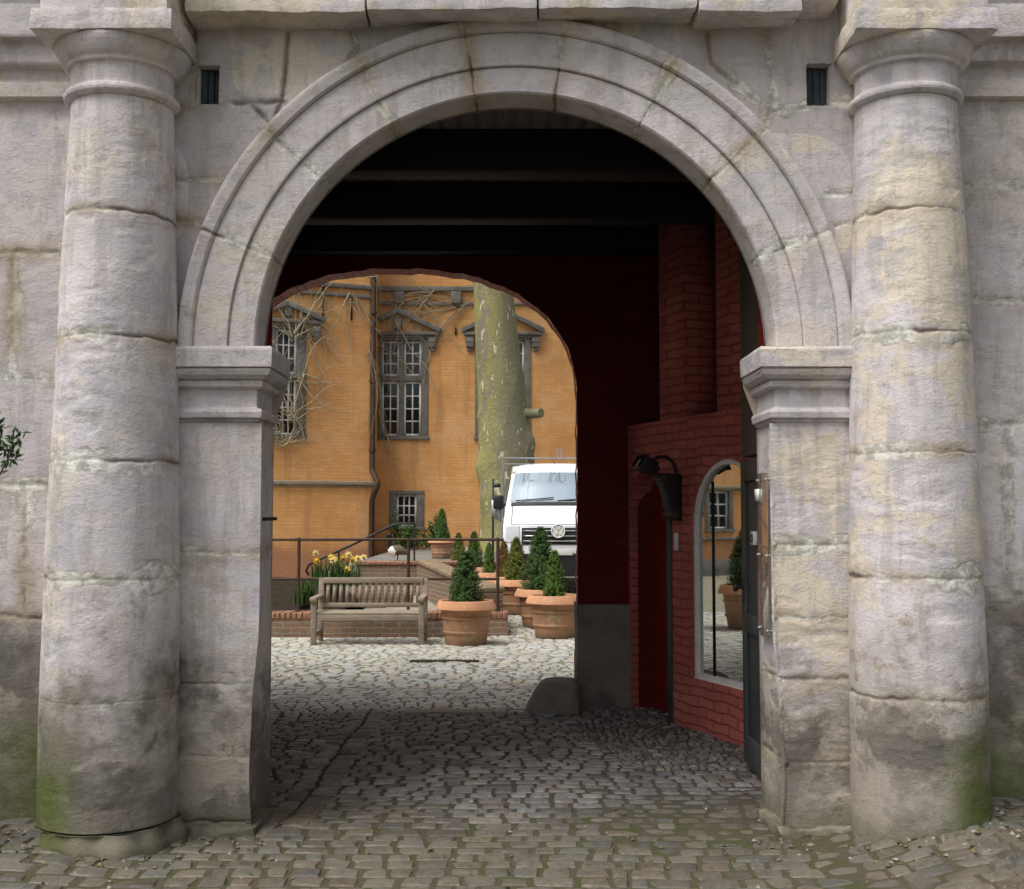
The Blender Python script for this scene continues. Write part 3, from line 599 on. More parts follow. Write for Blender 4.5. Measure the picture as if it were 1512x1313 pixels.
# outer wall bays with string mouldings
def side_bay(side, hj, vj, seed, cor):
    YB = 6.58; xa, xb = (-6.5, -1.9) if side < 0 else (1.9, 6.5)
    nx, nz = 420, 460; x = np.linspace(xa, xb, nx); ztop = 4.95; z = np.linspace(-.1, ztop, nz); X, Z = np.meshgrid(x, z, indexing='ij')
    off = np.zeros_like(Z)
    P = np.stack([X, YB+off, Z], -1)
    js = [[(xa, YB, zat(p, YB)), (xb, YB, zat(p, YB))] for p in hj]
    for (px, p0, p1) in vj: a = at(px, p0, YB); b = at(px, p1, YB); js.append([tuple(a), tuple(b)])
    zl = np.array(sorted(zat(p, YB) for p in hj)); tv = rng.uniform(.3, .6, 12)
    rx = at(34, 1040, YB).x; rust = (lambda Q: 1.3*np.exp(-((Q[:, 0]-rx-.03*np.sin(Q[:, 2]*9))/.022)**2)*sstep(.55, .75, Q[:, 2])*sstep(1.15, .95, Q[:, 2])) if side < 0 else None
    mb = MB(); stone_grid(mb, P, js, lambda Q: tv[np.searchsorted(zl, Q[:, 2])], extra=rust, flip=False, amp=.005, rough=.003, jd=.014, jw=.013, mort=.045, wob=.022, seed=seed)
    w = mb.build('wall_bay', M['stone'], gate, smooth=70)
    mb = MB(); pz = [cor[5], cor[5]-4, cor[4]+2, cor[4], cor[4]-6, cor[3], cor[3]-3, cor[2], cor[2]-6, cor[1]+4, cor[1], cor[0], cor[0]-1]
    pd = [-.02, .05, .055, .035, .025, .025, .09, .095, .13, .16, .165, .17, .10]
    zz = np.array([zat(p, YB-.1) for p in pz]); k = np.linspace(0, len(pz)-1, 60); zz = np.interp(k, range(len(pz)), zz); dd = np.interp(k, range(len(pz)), pd)
    x = np.linspace(xa, xb-.02 if side < 0 else xb, 160); P = np.zeros((160, 60, 3)); P[..., 0] = x[:, None]; P[..., 1] = YB-dd[None]; P[..., 2] = zz[None]
    stone_grid(mb, P, [], lambda Q: .6+0*Q[:, 0], flip=False, amp=.006, rough=.005, seed=seed+2)
    mb.build('string_moulding', M['stone'], w, smooth=50)
side_bay(-1, (375, 560, 716, 912), ((38, 716, 912), (18, 375, 560)), 70, (12, 57, 62, 96, 118, 142))
side_bay(1, (275, 445, 628, 880), ((1490, 628, 880),), 90, (12, 57, 62, 92, 112, 142))
# mass of the building: flank blocks, upper storey, roof
mb = MB(); mb.box(-8, -2.80, 6.70, 11.05, -.1, 5.9); mb.box(2.65, 8, 6.70, 11.05, -.1, 5.9); mb.box(-2.80, 2.65, 6.66, 11.05, 4.60, 5.9); mb.box(-8, 8, 6.45, 6.70, 4.96, 5.9)
mb.build('upper_storey', M['plaster'], gate)
mb = MB(); mb.add([(-8.3, 6.1, 5.9), (8.3, 6.1, 5.9), (8.3, 11.5, 5.9), (-8.3, 11.5, 5.9), (-8.3, 8.8, 7.2), (8.3, 8.8, 7.2)], [(0, 1, 5, 4), (2, 3, 4, 5), (1, 2, 5), (3, 0, 4), (3, 2, 1, 0)]); mb.build('roof', M['slate'], gate)
# ---- passage: ceiling, beams, walls
CZ = 4.45
mb = MB(); x = -2.75
while x < 2.6:
    w = .125; mb.box(x+.006, x+w-.006, 6.72, 11.0, CZ, CZ+.03); x += w
mb.box(-2.8, 2.65, 6.66, 11.05, CZ+.02, CZ+.12); mb.build('ceiling_boards', M['board'], gate)
for Yb in (7.9, 9.2, 10.38):
    mb = MB(); mb.box(-2.76, 2.3, Yb, Yb+.24, CZ-.30, CZ-.002); mb.build('ceiling_beam', M['timber'], gate, bevel=.018)
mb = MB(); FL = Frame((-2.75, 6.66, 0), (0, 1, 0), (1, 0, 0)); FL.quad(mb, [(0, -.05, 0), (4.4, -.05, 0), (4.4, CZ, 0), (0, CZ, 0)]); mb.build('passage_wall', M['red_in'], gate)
# back faces of the portal wall on both sides of the arch
FB = Frame((0, 6.86, 0), (1, 0, 0), (0, 1, 0))
for a, b in ((-2.75, -1.44), (1.48, 2.6)):
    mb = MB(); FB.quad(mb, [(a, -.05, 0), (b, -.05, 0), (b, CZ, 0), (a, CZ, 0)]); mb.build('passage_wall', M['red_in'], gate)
# back face above the arch
mb = MB(); tq = np.linspace(0, math.pi, 60); Pq = np.zeros((60, 2, 3)); Pq[:, 0] = np.stack([ACX+1.44*np.cos(tq), 0*tq+6.61, ZS+1.44*np.sin(tq)], -1); Pq[:, 1] = np.stack([ACX+1.46*np.cos(tq), 0*tq+6.61, 0*tq+CZ+.05], -1); mb.grid(Pq); mb.build('arch_backing', M['stone_dark'], gate)
# slanting right wall:  s=0 at the rear arch, growing towards the camera
e = Vector((.385, -1, 0)).normalized(); FR = Frame((wallx(10.6), 10.6, 0), e, (-e.y*-1, 0, 0)); FR.n = Vector((-1, -.385, 0)).normalized()
SL = 2.47; ZL = 2.57
def s_at(px): return FR.hit(px, 700)[0]
def arch_open(mb, a, b, zsill, zspr, s0, s1, ztop, depth, n=28, rise=None):
    """wall panel s0..s1 with a round-headed opening a..b"""
    c = (a+b)/2; r = (b-a)/2; rise = rise or r
    sx = np.array([c-r*math.cos(math.pi*i/n) for i in range(n+1)]); zz = np.array([zspr+rise*math.sin(math.pi*i/n) for i in range(n+1)])
    FR.quad(mb, [(s0, -.1, 0), (a, -.1, 0), (a, ztop, 0), (s0, ztop, 0)]); FR.quad(mb, [(b, -.1, 0), (s1, -.1, 0), (s1, ztop, 0), (b, ztop, 0)])
    if zsill > 0: FR.quad(mb, [(a, -.1, 0), (b, -.1, 0), (b, zsill, 0), (a, zsill, 0)])
    for i in range(n): FR.quad(mb, [(sx[i], zz[i], 0), (sx[i+1], zz[i+1], 0), (sx[i+1], ztop, 0), (sx[i], ztop, 0)])
    out = [(a, zsill)]+list(zip(sx, zz))+[(b, zsill)]; L = 0
    if zsill > 0: out.append((a, zsill))
    for p, q in zip(out[:-1], out[1:]):
        l = math.hypot(q[0]-p[0], q[1]-p[1]); FR.quad(mb, [(p[0], p[1], 0), (q[0], q[1], 0), (q[0], q[1], -depth), (p[0], p[1], -depth)], [(0, L), (0, L+l), (depth, L+l), (depth, L)]); L += l
    return list(zip(sx, zz))
mb = MB(); na, nb = .03, s_at(985); wa, wb = s_at(1021), s_at(1021)+1.06; mid = (nb+wa)/2
arch_open(mb, na, nb, -.1, 1.80, 0, mid, ZL, .20, rise=.36); hd = arch_open(mb, wa, wb, .42, 1.66, mid, SL, ZL, .09)
FR.quad(mb, [(0, ZL, 0), (SL, ZL, 0), (SL, ZL, -.4), (0, ZL, -.4)])
p1a, p1b, p2a = s_at(975), s_at(1014), s_at(1060)
for a, b in ((p1a, p1b), (p2a, SL)): FR.box(mb, a, b, ZL, CZ, -.4, 0)
# plain straight wall nearer the gate
a = FR.p(SL, 0); Fs = Frame((a.x, a.y, 0), (0, -1, 0), (-1, 0, 0)); Fs.quad(mb, [(0, -.1, 0), (a.y-6.86, -.1, 0), (a.y-6.86, CZ, 0), (0, CZ, 0)])
mb.build('brick_side_wall', M['red'], gate)
mb = MB(); FR.quad(mb, [(-.05, -.1, -.2), (nb+.1, -.1, -.2), (nb+.1, ZL, -.2), (-.05, ZL, -.2)]); FR.quad(mb, [(-.05, ZL-.01, -.4), (SL, ZL-.01, -.4), (SL, CZ, -.4), (-.05, CZ, -.4)]); mb.build('niche_back', M['red_in'], gate)
mb = MB(); FR.box(mb, nb-.005, nb+.075, -.05, 1.72, -.02, .012); mb.build('niche_jamb', M['door'], gate, bevel=.006)
# round-headed window with reflecting pane
def rh(a, b, zs, zp, n=36): c = (a+b)/2; r = (b-a)/2; return [(a, zs)]+[(c-r*math.cos(math.pi*i/n), zp+r*math.sin(math.pi*i/n)) for i in range(n+1)]+[(b, zs)]
mb = MB(); o = rh(wa, wb, .42, 1.66); w_ = .04; i_ = rh(wa+w_, wb-w_, .42+.045, 1.66)
for k_ in range(len(o)):
    k2 = (k_+1) % len(o); mb.box8([FR.p(*o[k_], -.06), FR.p(*o[k2], -.06), FR.p(*i_[k2], -.06), FR.p(*i_[k_], -.06), FR.p(*o[k_], -.015), FR.p(*o[k2], -.015), FR.p(*i_[k2], -.015), FR.p(*i_[k_], -.015)])
FR.box(mb, wa+.003, wb-.003, .40, .425, -.06, -.004)
win = mb.build('arched_window', M['white'], gate, smooth=30)
mb = MB(); FR.quad(mb, [(p[0], p[1], -.045) for p in rh(wa+.02, wb-.02, .44, 1.66)]); mb.build('pane', M['mirror'], win)
mb = MB(); sm = s_at(1045); FR.box(mb, sm-.006, sm+.006, .46, 2.02, -.052, -.034); mb.build('glazing_bar', M['iron'], win)
mb = MB(); FR.box(mb, s_at(997), s_at(997)+.055, zat(813, 9.75), zat(787, 9.75), 0, .02); mb.build('bell_push', M['plate'], gate, bevel=.004)
# rear arch wall
A2, W2, Z2, RS, NE = -1.05, 1.65, zat(590, 10.6), zat(397, 10.6)-zat(590, 10.6), 2.3
FA = Frame((0, 10.6, 0), (1, 0, 0), (0, -1, 0)); n = 60
ux = np.sin(np.linspace(-math.pi/2, math.pi/2, n+1)); sx = A2+W2*ux; sz = Z2+RS*np.maximum(0, 1-np.abs(ux)**NE)**(1/NE)
sz = sz+.012*np.sin(np.arange(n+1)*1.9)*np.cos(np.arange(n+1)*.7)
mb = MB(); xr = A2+W2; xl = A2-W2
FA.quad(mb, [(xr, -.1, 0), (1.5, -.1, 0), (1.5, CZ, 0), (xr, CZ, 0)]); FA.quad(mb, [(-2.8, -.1, 0), (xl, -.1, 0), (xl, CZ, 0), (-2.8, CZ, 0)])
for i in range(n): FA.quad(mb, [(sx[i], sz[i], 0), (sx[i+1], sz[i+1], 0), (sx[i+1], CZ, 0), (sx[i], CZ, 0)])
ra = mb.build('rear_arch_wall', M['red_in_shaded'], gate)
mb = MB(); out = [(xl, -.1)]+list(zip(sx, sz))+[(xr, -.1)]; L = 0
den = [out[0]]+[(out[0][0], z) for z in np.linspace(0, Z2, 30)[1:-1]]+out[1:-1]+[(out[-1][0], z) for z in np.linspace(Z2, 0, 30)[1:-1]]+[out[-1]]
den = [(p[0]+.010*math.sin(i*2.3)*math.sin(i*.9), p[1]) for i, p in enumerate(den)]
for p, q in zip(den[:-1], den[1:]):
    l = math.hypot(q[0]-p[0], q[1]-p[1]); FA.quad(mb, [(p[0], p[1], .004), (q[0], q[1], .004), (q[0], q[1], -.26), (p[0], p[1], -.26)], [(0, L), (0, L+l), (.26, L+l), (.26, L)]); L += l
mb.build('reveal', M['jamb'], ra)
mb = MB(); rough_box(mb, xr-.012, wallx(10.6)+.02, 10.57, 11.0, -.1, zat(893, 10.57), .05, .010, 4, .3, .012, 3); mb.build('plinth_block', M['stone_dark'], gate, smooth=60)
# door leaf, frame post, fittings
mb = MB(); mb.box(1.60, 1.78, 7.36, 7.44, -.02, CZ); mb.box(1.61, 1.75, 7.44, 8.06, 2.15, CZ); mb.build('door_frame', M['door'], gate, bevel=.006)
mb = MB()
mb.box(1.625, 1.675, 7.45, 8.08, .05, 2.13)
for y0, y1, z0, z1 in ((7.45, 7.56, .05, 2.13), (7.97, 8.08, .05, 2.13), (7.56, 7.97, .05, .25), (7.56, 7.97, 1.98, 2.13), (7.56, 7.97, .95, 1.08)): mb.box(1.603, 1.627, y0, y1, z0, z1)
leaf = mb.build('door_leaf', M['door'], gate, bevel=.005)
mb = MB(); mb.tube([(1.605, 8.02, 1.25), (1.56, 8.02, 1.25)], .012, 10); mb.tube([(1.562, 8.02, 1.25), (1.535, 8.02, 1.25)], [.030, .030], 14); mb.box(1.597, 1.604, 7.99, 8.05, 1.14, 1.36); mb.build('knob', M['black'], leaf, bevel=.003)
mb = MB(); y0 = 7.64; zc = zat(795, 7.68); mb.box(1.6, 1.626, y0, y0+.11, zc-.045, zc+.045); np_ = mb.build('number_plate', M['plate'], leaf, bevel=.003)
mb = MB()
for k_ in range(14):
    a0, a1 = 2*math.pi*k_/14, 2*math.pi*(k_+1)/14; mb.bar((1.5985, y0+.055+.022*math.cos(a0), zc+.029*math.sin(a0)), (1.5985, y0+.055+.022*math.cos(a1), zc+.029*math.sin(a1)), .003, .009, (1, 0, 0))
mb.build('numeral', M['black'], np_)
# clear acrylic notice panel on the right pier reveal
xi = ACX+RI
mb = MB(); mb.box(xi-.038, xi-.032, 6.47, 6.75, 1.06, 1.99); ac = tag(mb.build('acrylic_panel', M['acrylic'], bevel=.001), 'clear blank acrylic panel bolted to the inner face of the right stone pier', 'panel')
for yy in (6.50, 6.72):
    for zz in (1.10, 1.52, 1.95):
        mb = MB(); mb.tube([(xi+.02, yy, zz), (xi-.045, yy, zz)], .009, 8); mb.build('bolt', M['alu'], ac)
mb = MB(); mb.box(xi-.052, xi-.0385, 6.66, 6.74, 1.83, 1.90); mb.build('small_tag', M['plate'], ac)
# guard stone
mb = MB(); P_ = []
g_ = MB(); rough_box(g_, .12, .60, 10.18, 10.56, -.06, .28, .03, .0, 3, .3, .10, 2)
V = np.concatenate(g_.V); t = np.clip(V[:, 2]/.28, 0, 1); V[:, 0] += .12*t*(.58-V[:, 0])/.46+.0; V[:, 2] += .05*(V[:, 0]-.3)*t; V += .02*vec3noise(V, 5, 3); g_.V = [V]; g_.C = [np.concatenate(g_.C)]; g_.U = [np.concatenate(g_.U)]
tag(g_.build('guard_stone', M['stone_dark'], smooth=60), 'dark rounded guard stone at the foot of the rear archway jamb', 'guard stone')
# wall lamp on the slanting wall
s0 = s_at(996); lamp = empty('wall_lamp', FR.p(s0, 2.0, 0), 'black floodlight on a bent arm above a scrolled bracket, fixed to the red brick wall', 'lamp')
mb = MB(); prof = [(.0, 2.09), (.20, 2.10), (.205, 2.05), (.16, 1.98), (.13, 1.90), (.12, 1.82), (.085, 1.75), (.05, 1.715), (.0, 1.70)]
for a, b in ((s0+.0, s0+.13),):
    VA = [FR.p(a, z, d) for d, z in prof]+[FR.p(b, z, d) for d, z in prof]; m_ = len(prof)
    mb.add([tuple(v) for v in VA], [tuple(range(m_)), tuple(range(2*m_-1, m_-1, -1))]+[(i, m_+i, m_+(i+1) % m_, (i+1) % m_) for i in range(m_)])
br = mb.build('bracket', M['iron'], lamp, bevel=.006)
for zc_, dc, rr_ in ((1.755, .075, .035), (2.055, .18, .03)):
    mb = MB(); mb.tube([FR.p(s0-.008, zc_, dc), FR.p(s0+.138, zc_, dc)], rr_, 14); mb.build('scroll', M['rust'], br, smooth=40)
mb = MB(); mb.tube([FR.p(s0+.07, 2.10, .02), FR.p(s0+.07, 2.19, .05), FR.p(s0+.07, 2.235, .11), FR.p(s0+.06, 2.235, .19), FR.p(s0+.05, 2.20, .24)], .016, 10); mb.build('arm', M['iron'], lamp, smooth=50)
mb = MB(); hc = FR.p(s0+.04, 2.165, .29); Mx = Matrix.Translation(hc) @ Matrix.Rotation(math.atan2(FR.e.y, FR.e.x), 4, 'Z') @ Matrix.Rotation(R(-28), 4, 'X')
mb.box(-.09, .09, -.055, .06, -.055, .055, Mx); mb.box(-.10, .10, -.075, -.055, -.07, .065, Mx); mb.box(-.06, .06, .06, .10, -.035, .035, Mx); fl = mb.build('lamp_head', M['black'], lamp, bevel=.008)
mb = MB(); mb.box(-.085, .085, -.078, -.0755, -.058, .053, Mx); mb.build('lamp_glass', M['glass'], fl)
# thresholds in the paving
mb = MB(); a = at(597, 1050, 10.32); rough_box(mb, a.x, at(728, 1050, 10.32).x, 10.24, 10.40, -.06, .022, .03, .004, 5, .8, .01, 1); tag(mb.build('threshold_slab', M['trim_light'], smooth=60), 'long flat stone slab let into the cobbles under the rear archway', 'slab')
mb = MB(); yd = 13.9
mb.box(at(605, 983, yd).x, at(706, 983, yd).x, yd-.09, yd+.09, -.03, .012)
dr = tag(mb.build('drain_channel', M['iron'], bevel=.004), 'narrow dark drain grating across the bright courtyard cobbles', 'drain')
mb = MB()
for i in range(16): xx = at(609, 983, yd).x+i*.052; mb.box(xx, xx+.016, yd-.075, yd+.075, .012, .018)
mb.build('grating', M['rust'], dr)
# ================================================================== ORANGE CASTLE
cas = empty('castle', (-3.635, 30, 0), 'orange brick castle front with grey stone pedimented windows behind the courtyard', 'castle')
FC = Frame((-3.635, 31, 0), (1, 0, 0), (0, -1, 0)); ea = R(22); FBY = Frame((-3.635, 30, 0), (-math.cos(ea), -math.sin(ea), 0), (math.sin(ea), -math.cos(ea), 0)); FRT = Frame((-3.635, 30, 0), (0, 1, 0), (1, 0, 0))
ZTOP = 11.5
def wx(px, py=600): return FC.hit(px, py)
def bx_(px, py=600): return FBY.hit(px, py)
def rect(fr, px0, py0, px1, py1): a = fr.hit(px0, py1); b = fr.hit(px1, py0); return (min(a[0], b[0]), max(a[0], b[0]), a[1], b[1])
w1 = rect(FC, 554, 503, 624, 644); w1 = (.07, w1[1], w1[2], w1[3]); w2 = rect(FC, 709, 503, 776, 644); wb1 = rect(FC, 583, 730, 617, 778)
lw = rect(FBY, 404, 487, 441, 642)
# the same bay runs on to the left: further windows that the reflecting pane shows
refl = []
for c_ in (12.3, 15.3): refl.append((c_-.36, c_+.36, 1.35, 2.45))
up = [(c_-.5, c_+.5, 4.2, 6.6) for c_ in (5.2, 8.6, 12.0, 15.4, 18.8)]
upr = [(c_-.6, c_+.6, w2[2], w2[3]) for c_ in (7.6, 10.9, 14.2)]
mb = MB(); FC.holes(mb, 0, 17, -.2, ZTOP, [w1, w2, wb1]+upr, .22); FBY.holes(mb, 0, 22, -.2, ZTOP, [lw]+refl+up, .22); FRT.quad(mb, [(0, -.2, 0), (1, -.2, 0), (1, ZTOP, 0), (0, ZTOP, 0)])
mb.build('wall', M['orange'], cas)
mb = MB(); e2 = FBY.p(22, 0); b1, b2 = (13.4, 31, 0), (13.4, 39, 0); b3 = (e2.x-3, e2.y+9, 0)
ring = [(e2.x, e2.y), (-3.635, 30), (-3.635, 31), (13.365, 31), (13.365, 41), (e2.x-4, e2.y+10)]
for i in (3, 4, 5): p, q = ring[i], ring[(i+1) % 6]; mb.add([(p[0], p[1], -.2), (q[0], q[1], -.2), (q[0], q[1], ZTOP), (p[0], p[1], ZTOP)], [(0, 1, 2, 3)])
mb.build('rear_wall', M['orange'], cas)
mb = MB(); cz = [(x_, y_, ZTOP) for x_, y_ in ring]; mb.add(cz+[(-14, 31, 17), (9, 36, 17)], [(0, 1, 6), (1, 2, 7, 6), (2, 3, 7), (3, 4, 7), (4, 5, 6, 7), (5, 0, 6)]); mb.build('roof', M['slate'], cas)
def sash(fr, a0, a1, z0, z1, nx, nz, parent, d=-.10, t=.06, b=.036):
    mb = MB()
    fr.box(mb, a0, a0+t, z0, z1, d, d+.04); fr.box(mb, a1-t, a1, z0, z1, d, d+.04); fr.box(mb, a0+t, a1-t, z0, z0+t, d, d+.04); fr.box(mb, a0+t, a1-t, z1-t, z1, d, d+.04)
    for i in range(1, nx): x_ = a0+t+(a1-a0-2*t)*i/nx; fr.box(mb, x_-b/2, x_+b/2, z0+t, z1-t, d+.006, d+.034)
    for j in range(1, nz): z_ = z0+t+(z1-z0-2*t)*j/nz; fr.box(mb, a0+t, a1-t, z_-b/2, z_+b/2, d+.008, d+.032)
    mb.build('sash', M['white'], parent)
    mb = MB(); fr.quad(mb, [(a0+.01, z0+.01, d+.012), (a1-.01, z0+.01, d+.012), (a1-.01, z1-.01, d+.012), (a0+.01, z1-.01, d+.012)]); mb.build('pane', M['glass'], parent)
def stone_window(fr, r, lights, transom, sides=(.12, .12), sill=.1, head=.1, panes=(2, 3)):
    a0, a1, z0, z1 = r; mb = MB()
    fr.box(mb, a0-sides[0], a0+.03, z0, z1, -.2, .035); fr.box(mb, a1-.03, a1+sides[1], z0, z1, -.2, .035)
    fr.box(mb, a0-sides[0], a1+sides[1], z1, z1+head, -.2, .04); fr.box(mb, a0-sides[0]-.03, a1+sides[1]+.03, z0-sill, z0, -.2, .07)
    lw_ = (a1-a0)/lights; zt = z0+(z1-z0)*transom if transom else None
    for i in range(1, lights): fr.box(mb, a0+lw_*i-.06, a0+lw_*i+.06, z0, z1, -.19, .02)
    if zt: fr.box(mb, a0+.03, a1-.03, zt-.07, zt+.07, -.188, .018)
    w = mb.build('window', M['trim'], cas, bevel=.008)
    for i in range(lights):
        p = a0+lw_*i+(.06 if i else .03); q = a0+lw_*(i+1)-(.06 if i < lights-1 else .03)
        if zt: sash(fr, p, q, z0, zt-.07, panes[0], panes[1]+1, w); sash(fr, p, q, zt+.07, z1, panes[0], panes[1], w)
        else: sash(fr, p, q, z0, z1, panes[0], panes[1], w)
    return w
def pediment(fr, sc, half, zb, za, w, cl=None, th=.16):
    mb = MB(); L = max(sc-half, cl if cl is not None else -99)
    fr.box(mb, L, sc+half, zb-.09, zb, -.02, .16); fr.box(mb, L+.04 if cl is None else L, sc+half-.05, zb-.15, zb-.09, -.02, .10)
    fr.bar(mb, (sc-.02, za), (sc+half+.06, zb+.03), th*.8, .01, .19)
    if cl is None or cl < sc-half: fr.bar(mb, (sc-half-.06, zb+.03), (sc+.02, za), th*.8, .012, .188)
    else:
        t_ = (L-(sc-half))/half; fr.bar(mb, (L, zb+.03+(za-zb-.03)*t_), (sc+.02, za), th*.8, .012, .188)
    for sg in (-1, 1):
        x_ = sc+sg*(half-.16)
        if cl is not None and x_-.1 < cl: continue
        fr.box(mb, x_-.10, x_+.10, zb-.42, zb-.15, -.02, .14); fr.box(mb, x_-.07, x_+.07, zb-.52, zb-.42, -.02, .09); fr.box(mb, x_-.12, x_+.12, zb-.28, zb-.24, -.02, .155)
    fr.box(mb, sc-.10, sc+.10, zb+.08, zb+.36, -.02, .14); fr.box(mb, sc-.06, sc+.06, zb+.0, zb+.08, -.02, .10)
    mb.build('pediment', M['trim'], w, bevel=.012)
W1 = stone_window(FC, w1, 2, .60, (.05, .16)); c1 = wx(587)[0]; zb1 = wx(587, 491)[1]; za1 = wx(587, 459)[1]; pediment(FC, c1, 1.10, zb1, za1, W1, .02)
W2 = stone_window(FC, w2, 2, .60, (.14, .14)); pediment(FC, (w2[0]+w2[1])/2, 1.05, zb1, za1, W2)
for r in upr: pediment(FC, (r[0]+r[1])/2, 1.05, zb1, za1, stone_window(FC, r, 2, .6, (.14, .14)))
LW = stone_window(FBY, lw, 1, .55, (.20, .20), panes=(3, 3)); pediment(FBY, (lw[0]+lw[1])/2, .90, bx_(418, 472)[1], bx_(418, 448)[1], LW)
for r in refl: stone_window(FBY, r, 1, None, (.12, .12), panes=(2, 3))
for r in up: stone_window(FBY, r, 2, .6, (.14, .14))
stone_window(FC, wb1, 1, None, (.15, .17), .08, .10, panes=(3, 3))
# string courses, frieze and pipe
mb = MB(); z_ = bx_(470, 713)[1]; FBY.box(mb, -.08, 22, z_-.06, z_+.05, -.02, .10); FBY.box(mb, -.05, 22, z_-.11, z_-.06, -.02, .05); mb.build('string_course', M['trim_light'], cas, bevel=.02)
mb = MB(); FBY.box(mb, 9, 22, 1.02, 1.10, -.02, .07); FBY.box(mb, 9, 22, -.1, .46, -.02, .05); mb.build('plinth', M['trim'], cas, bevel=.02)
for fr, L_, rows in ((FC, 17, ((wx(600, 426)[1], .09, .12), (wx(600, 448)[1], .06, .08))), (FBY, 22, ((bx_(500, 421)[1], .08, .12), (bx_(500, 435)[1], .06, .09)))):
    for zc_, h_, d_ in rows:
        mb = MB(); fr.box(mb, -.05 if fr is FBY else .0, L_, zc_-h_, zc_+h_*.4, -.02, d_); mb.build('string_course', M['trim'], cas, bevel=.015)
for px in (590, 674):
    mb = MB(); a = wx(px, 438); FC.box(mb, a[0]-.14, a[0]+.14, a[1]-.22, a[1]+.12, -.02, .15); FC.box(mb, a[0]-.08, a[0]+.08, a[1]-.30, a[1]-.22, -.02, .09); mb.build('console', M['trim'], cas, bevel=.03)
for px, p0, p1, fr in ((477, 424, 471, FBY), (519, 441, 473, FBY), (673, 484, 495, FC), (415, 570, 590, FBY)):
    mb = MB(); a, b = fr.hit(px, p0), fr.hit(px, p1); fr.box(mb, a[0]-.02, a[0]+.02, b[1], a[1], -.01, .04); mb.build('wall_anchor', M['iron'], cas)
mb = MB(); x0, y0 = -3.635, 29.80
mb.tube([(x0, y0+.12, ZTOP), (x0, y0+.12, 3.0)]+[(x0+.02, y0+.10, 2.85), (x0+.16, y0-.10, 2.62), (x0+.17, y0-.12, 2.5), (x0+.06, y0-.02, 2.3), (x0-.0, y0+.10, 2.1), (x0, y0+.10, .0)], .075, 12)
for z_ in (1.2, 3.4, 5.2, 7.0): mb.tube([(x0, y0+.11, z_), (x0, y0+.11, z_+.08)], .095, 12)
mb.build('drainpipe', M['rust'], cas, smooth=50)
# ---- bare climbing vine on the castle
def vine(fr, starts, n, lens, region, seed, d0=.05):
    rd = random.Random(seed); mb = MB()
    for k_ in range(n):
        a = starts[k_ % len(starts)]; p = fr.hit(a[0]+rd.uniform(-8, 8), a[1]+rd.uniform(-8, 8)); ang = rd.uniform(a[2], a[3]); x_, z_ = p; pts = []; d = d0+rd.uniform(0, .10); step = .11
        for i in range(int(rd.uniform(*lens)/step)):
            pts.append(fr.p(x_, z_, d)); ang += rd.gauss(0, .15); x_ += math.cos(ang)*step; z_ += math.sin(ang)*step; z_ -= .022; d = min(max(d+rd.gauss(0, .015), .03), .32)
            if not (region[0] < x_ < region[1]): break
        if len(pts) > 3:
            r0 = rd.choice([.006, .007, .008, .009, .012, .020]); mb.tube(pts, [r0*(1-.75*i/len(pts)) for i in range(len(pts))], 5, cap=False)
    return mb
mb = vine(FC, [(555, 425, -1.9, .4), (590, 450, -2.6, .2), (620, 440, -2.0, .6), (560, 500, -1.8, -.6), (640, 435, 2.6, 4.0), (690, 450, 2.4, 4.2), (560, 600, -1.9, -.9)], 100, (.8, 3.0), (.03, 3.6), 3)
bmv = vine(FBY, [(545, 410, 2.2, 4.5), (520, 440, 3.3, 5.2), (470, 440, 3.4, 5.4), (540, 520, 3.9, 5.0)], 42, (.8, 3.5), (-.2, 4), 5)
mb.add(np.concatenate(bmv.V), bmv.F)
tag(mb.build('climbing_vine', M['vine'], smooth=60), 'tangle of bare pale vine stems over the pedimented window beside the drainpipe', 'vine')
mb = vine(FBY, [(415, 660, .3, 2.8), (430, 620, .6, 2.6), (405, 560, .3, 2.6), (435, 500, .8, 2.8), (450, 470, 1.2, 4.6), (408, 640, .2, 1.8), (440, 560, 1.0, 5.2)], 150, (.8, 2.6), (.6, 4.5), 9, .10)
tag(mb.build('climbing_vine', M['vine'], smooth=60), 'dense bare vine hanging in front of the narrow left castle window', 'vine')
# ================================================================== COURTYARD
# low brick wall with brick-on-edge coping
lwx1 = at(750, 930, 16.75).x
wl = empty('low_brick_wall', (-2.2, 16.9, 0), 'low brick wall with upright brick coping carrying the pipe railing behind the bench', 'wall')
mb = MB(); Fw = Frame((-7.0, 16.7, 0), (1, 0, 0), (0, -1, 0)); Fe = Frame((lwx1, 16.7, 0), (0, 1, 0), (1, 0, 0)); LW_ = lwx1+7
Fw.quad(mb, [(0, -.1, 0), (LW_, -.1, 0), (LW_, .25, 0), (0, .25, 0)]); Fe.quad(mb, [(0, -.1, 0), (.4, -.1, 0), (.4, .25, 0), (0, .25, 0)]); mb.add([(-7, 17.1, -.1), (lwx1, 17.1, -.1), (lwx1, 17.1, .25), (-7, 17.1, .25)], [(3, 2, 1, 0)])
mb.build('brickwork', M['wallbrick'], wl)
mb = MB(); x_ = -7.0
while x_ < lwx1-.03:
    w_ = .078; j = random.uniform(-.006, .006); mb.box(x_+.004, min(x_+w_-.004, lwx1), 16.688+j, 17.11+j, .252, .345+random.uniform(-.006, .006)); x_ += w_
mb.build('coping', M['coping'], wl, bevel=.007)
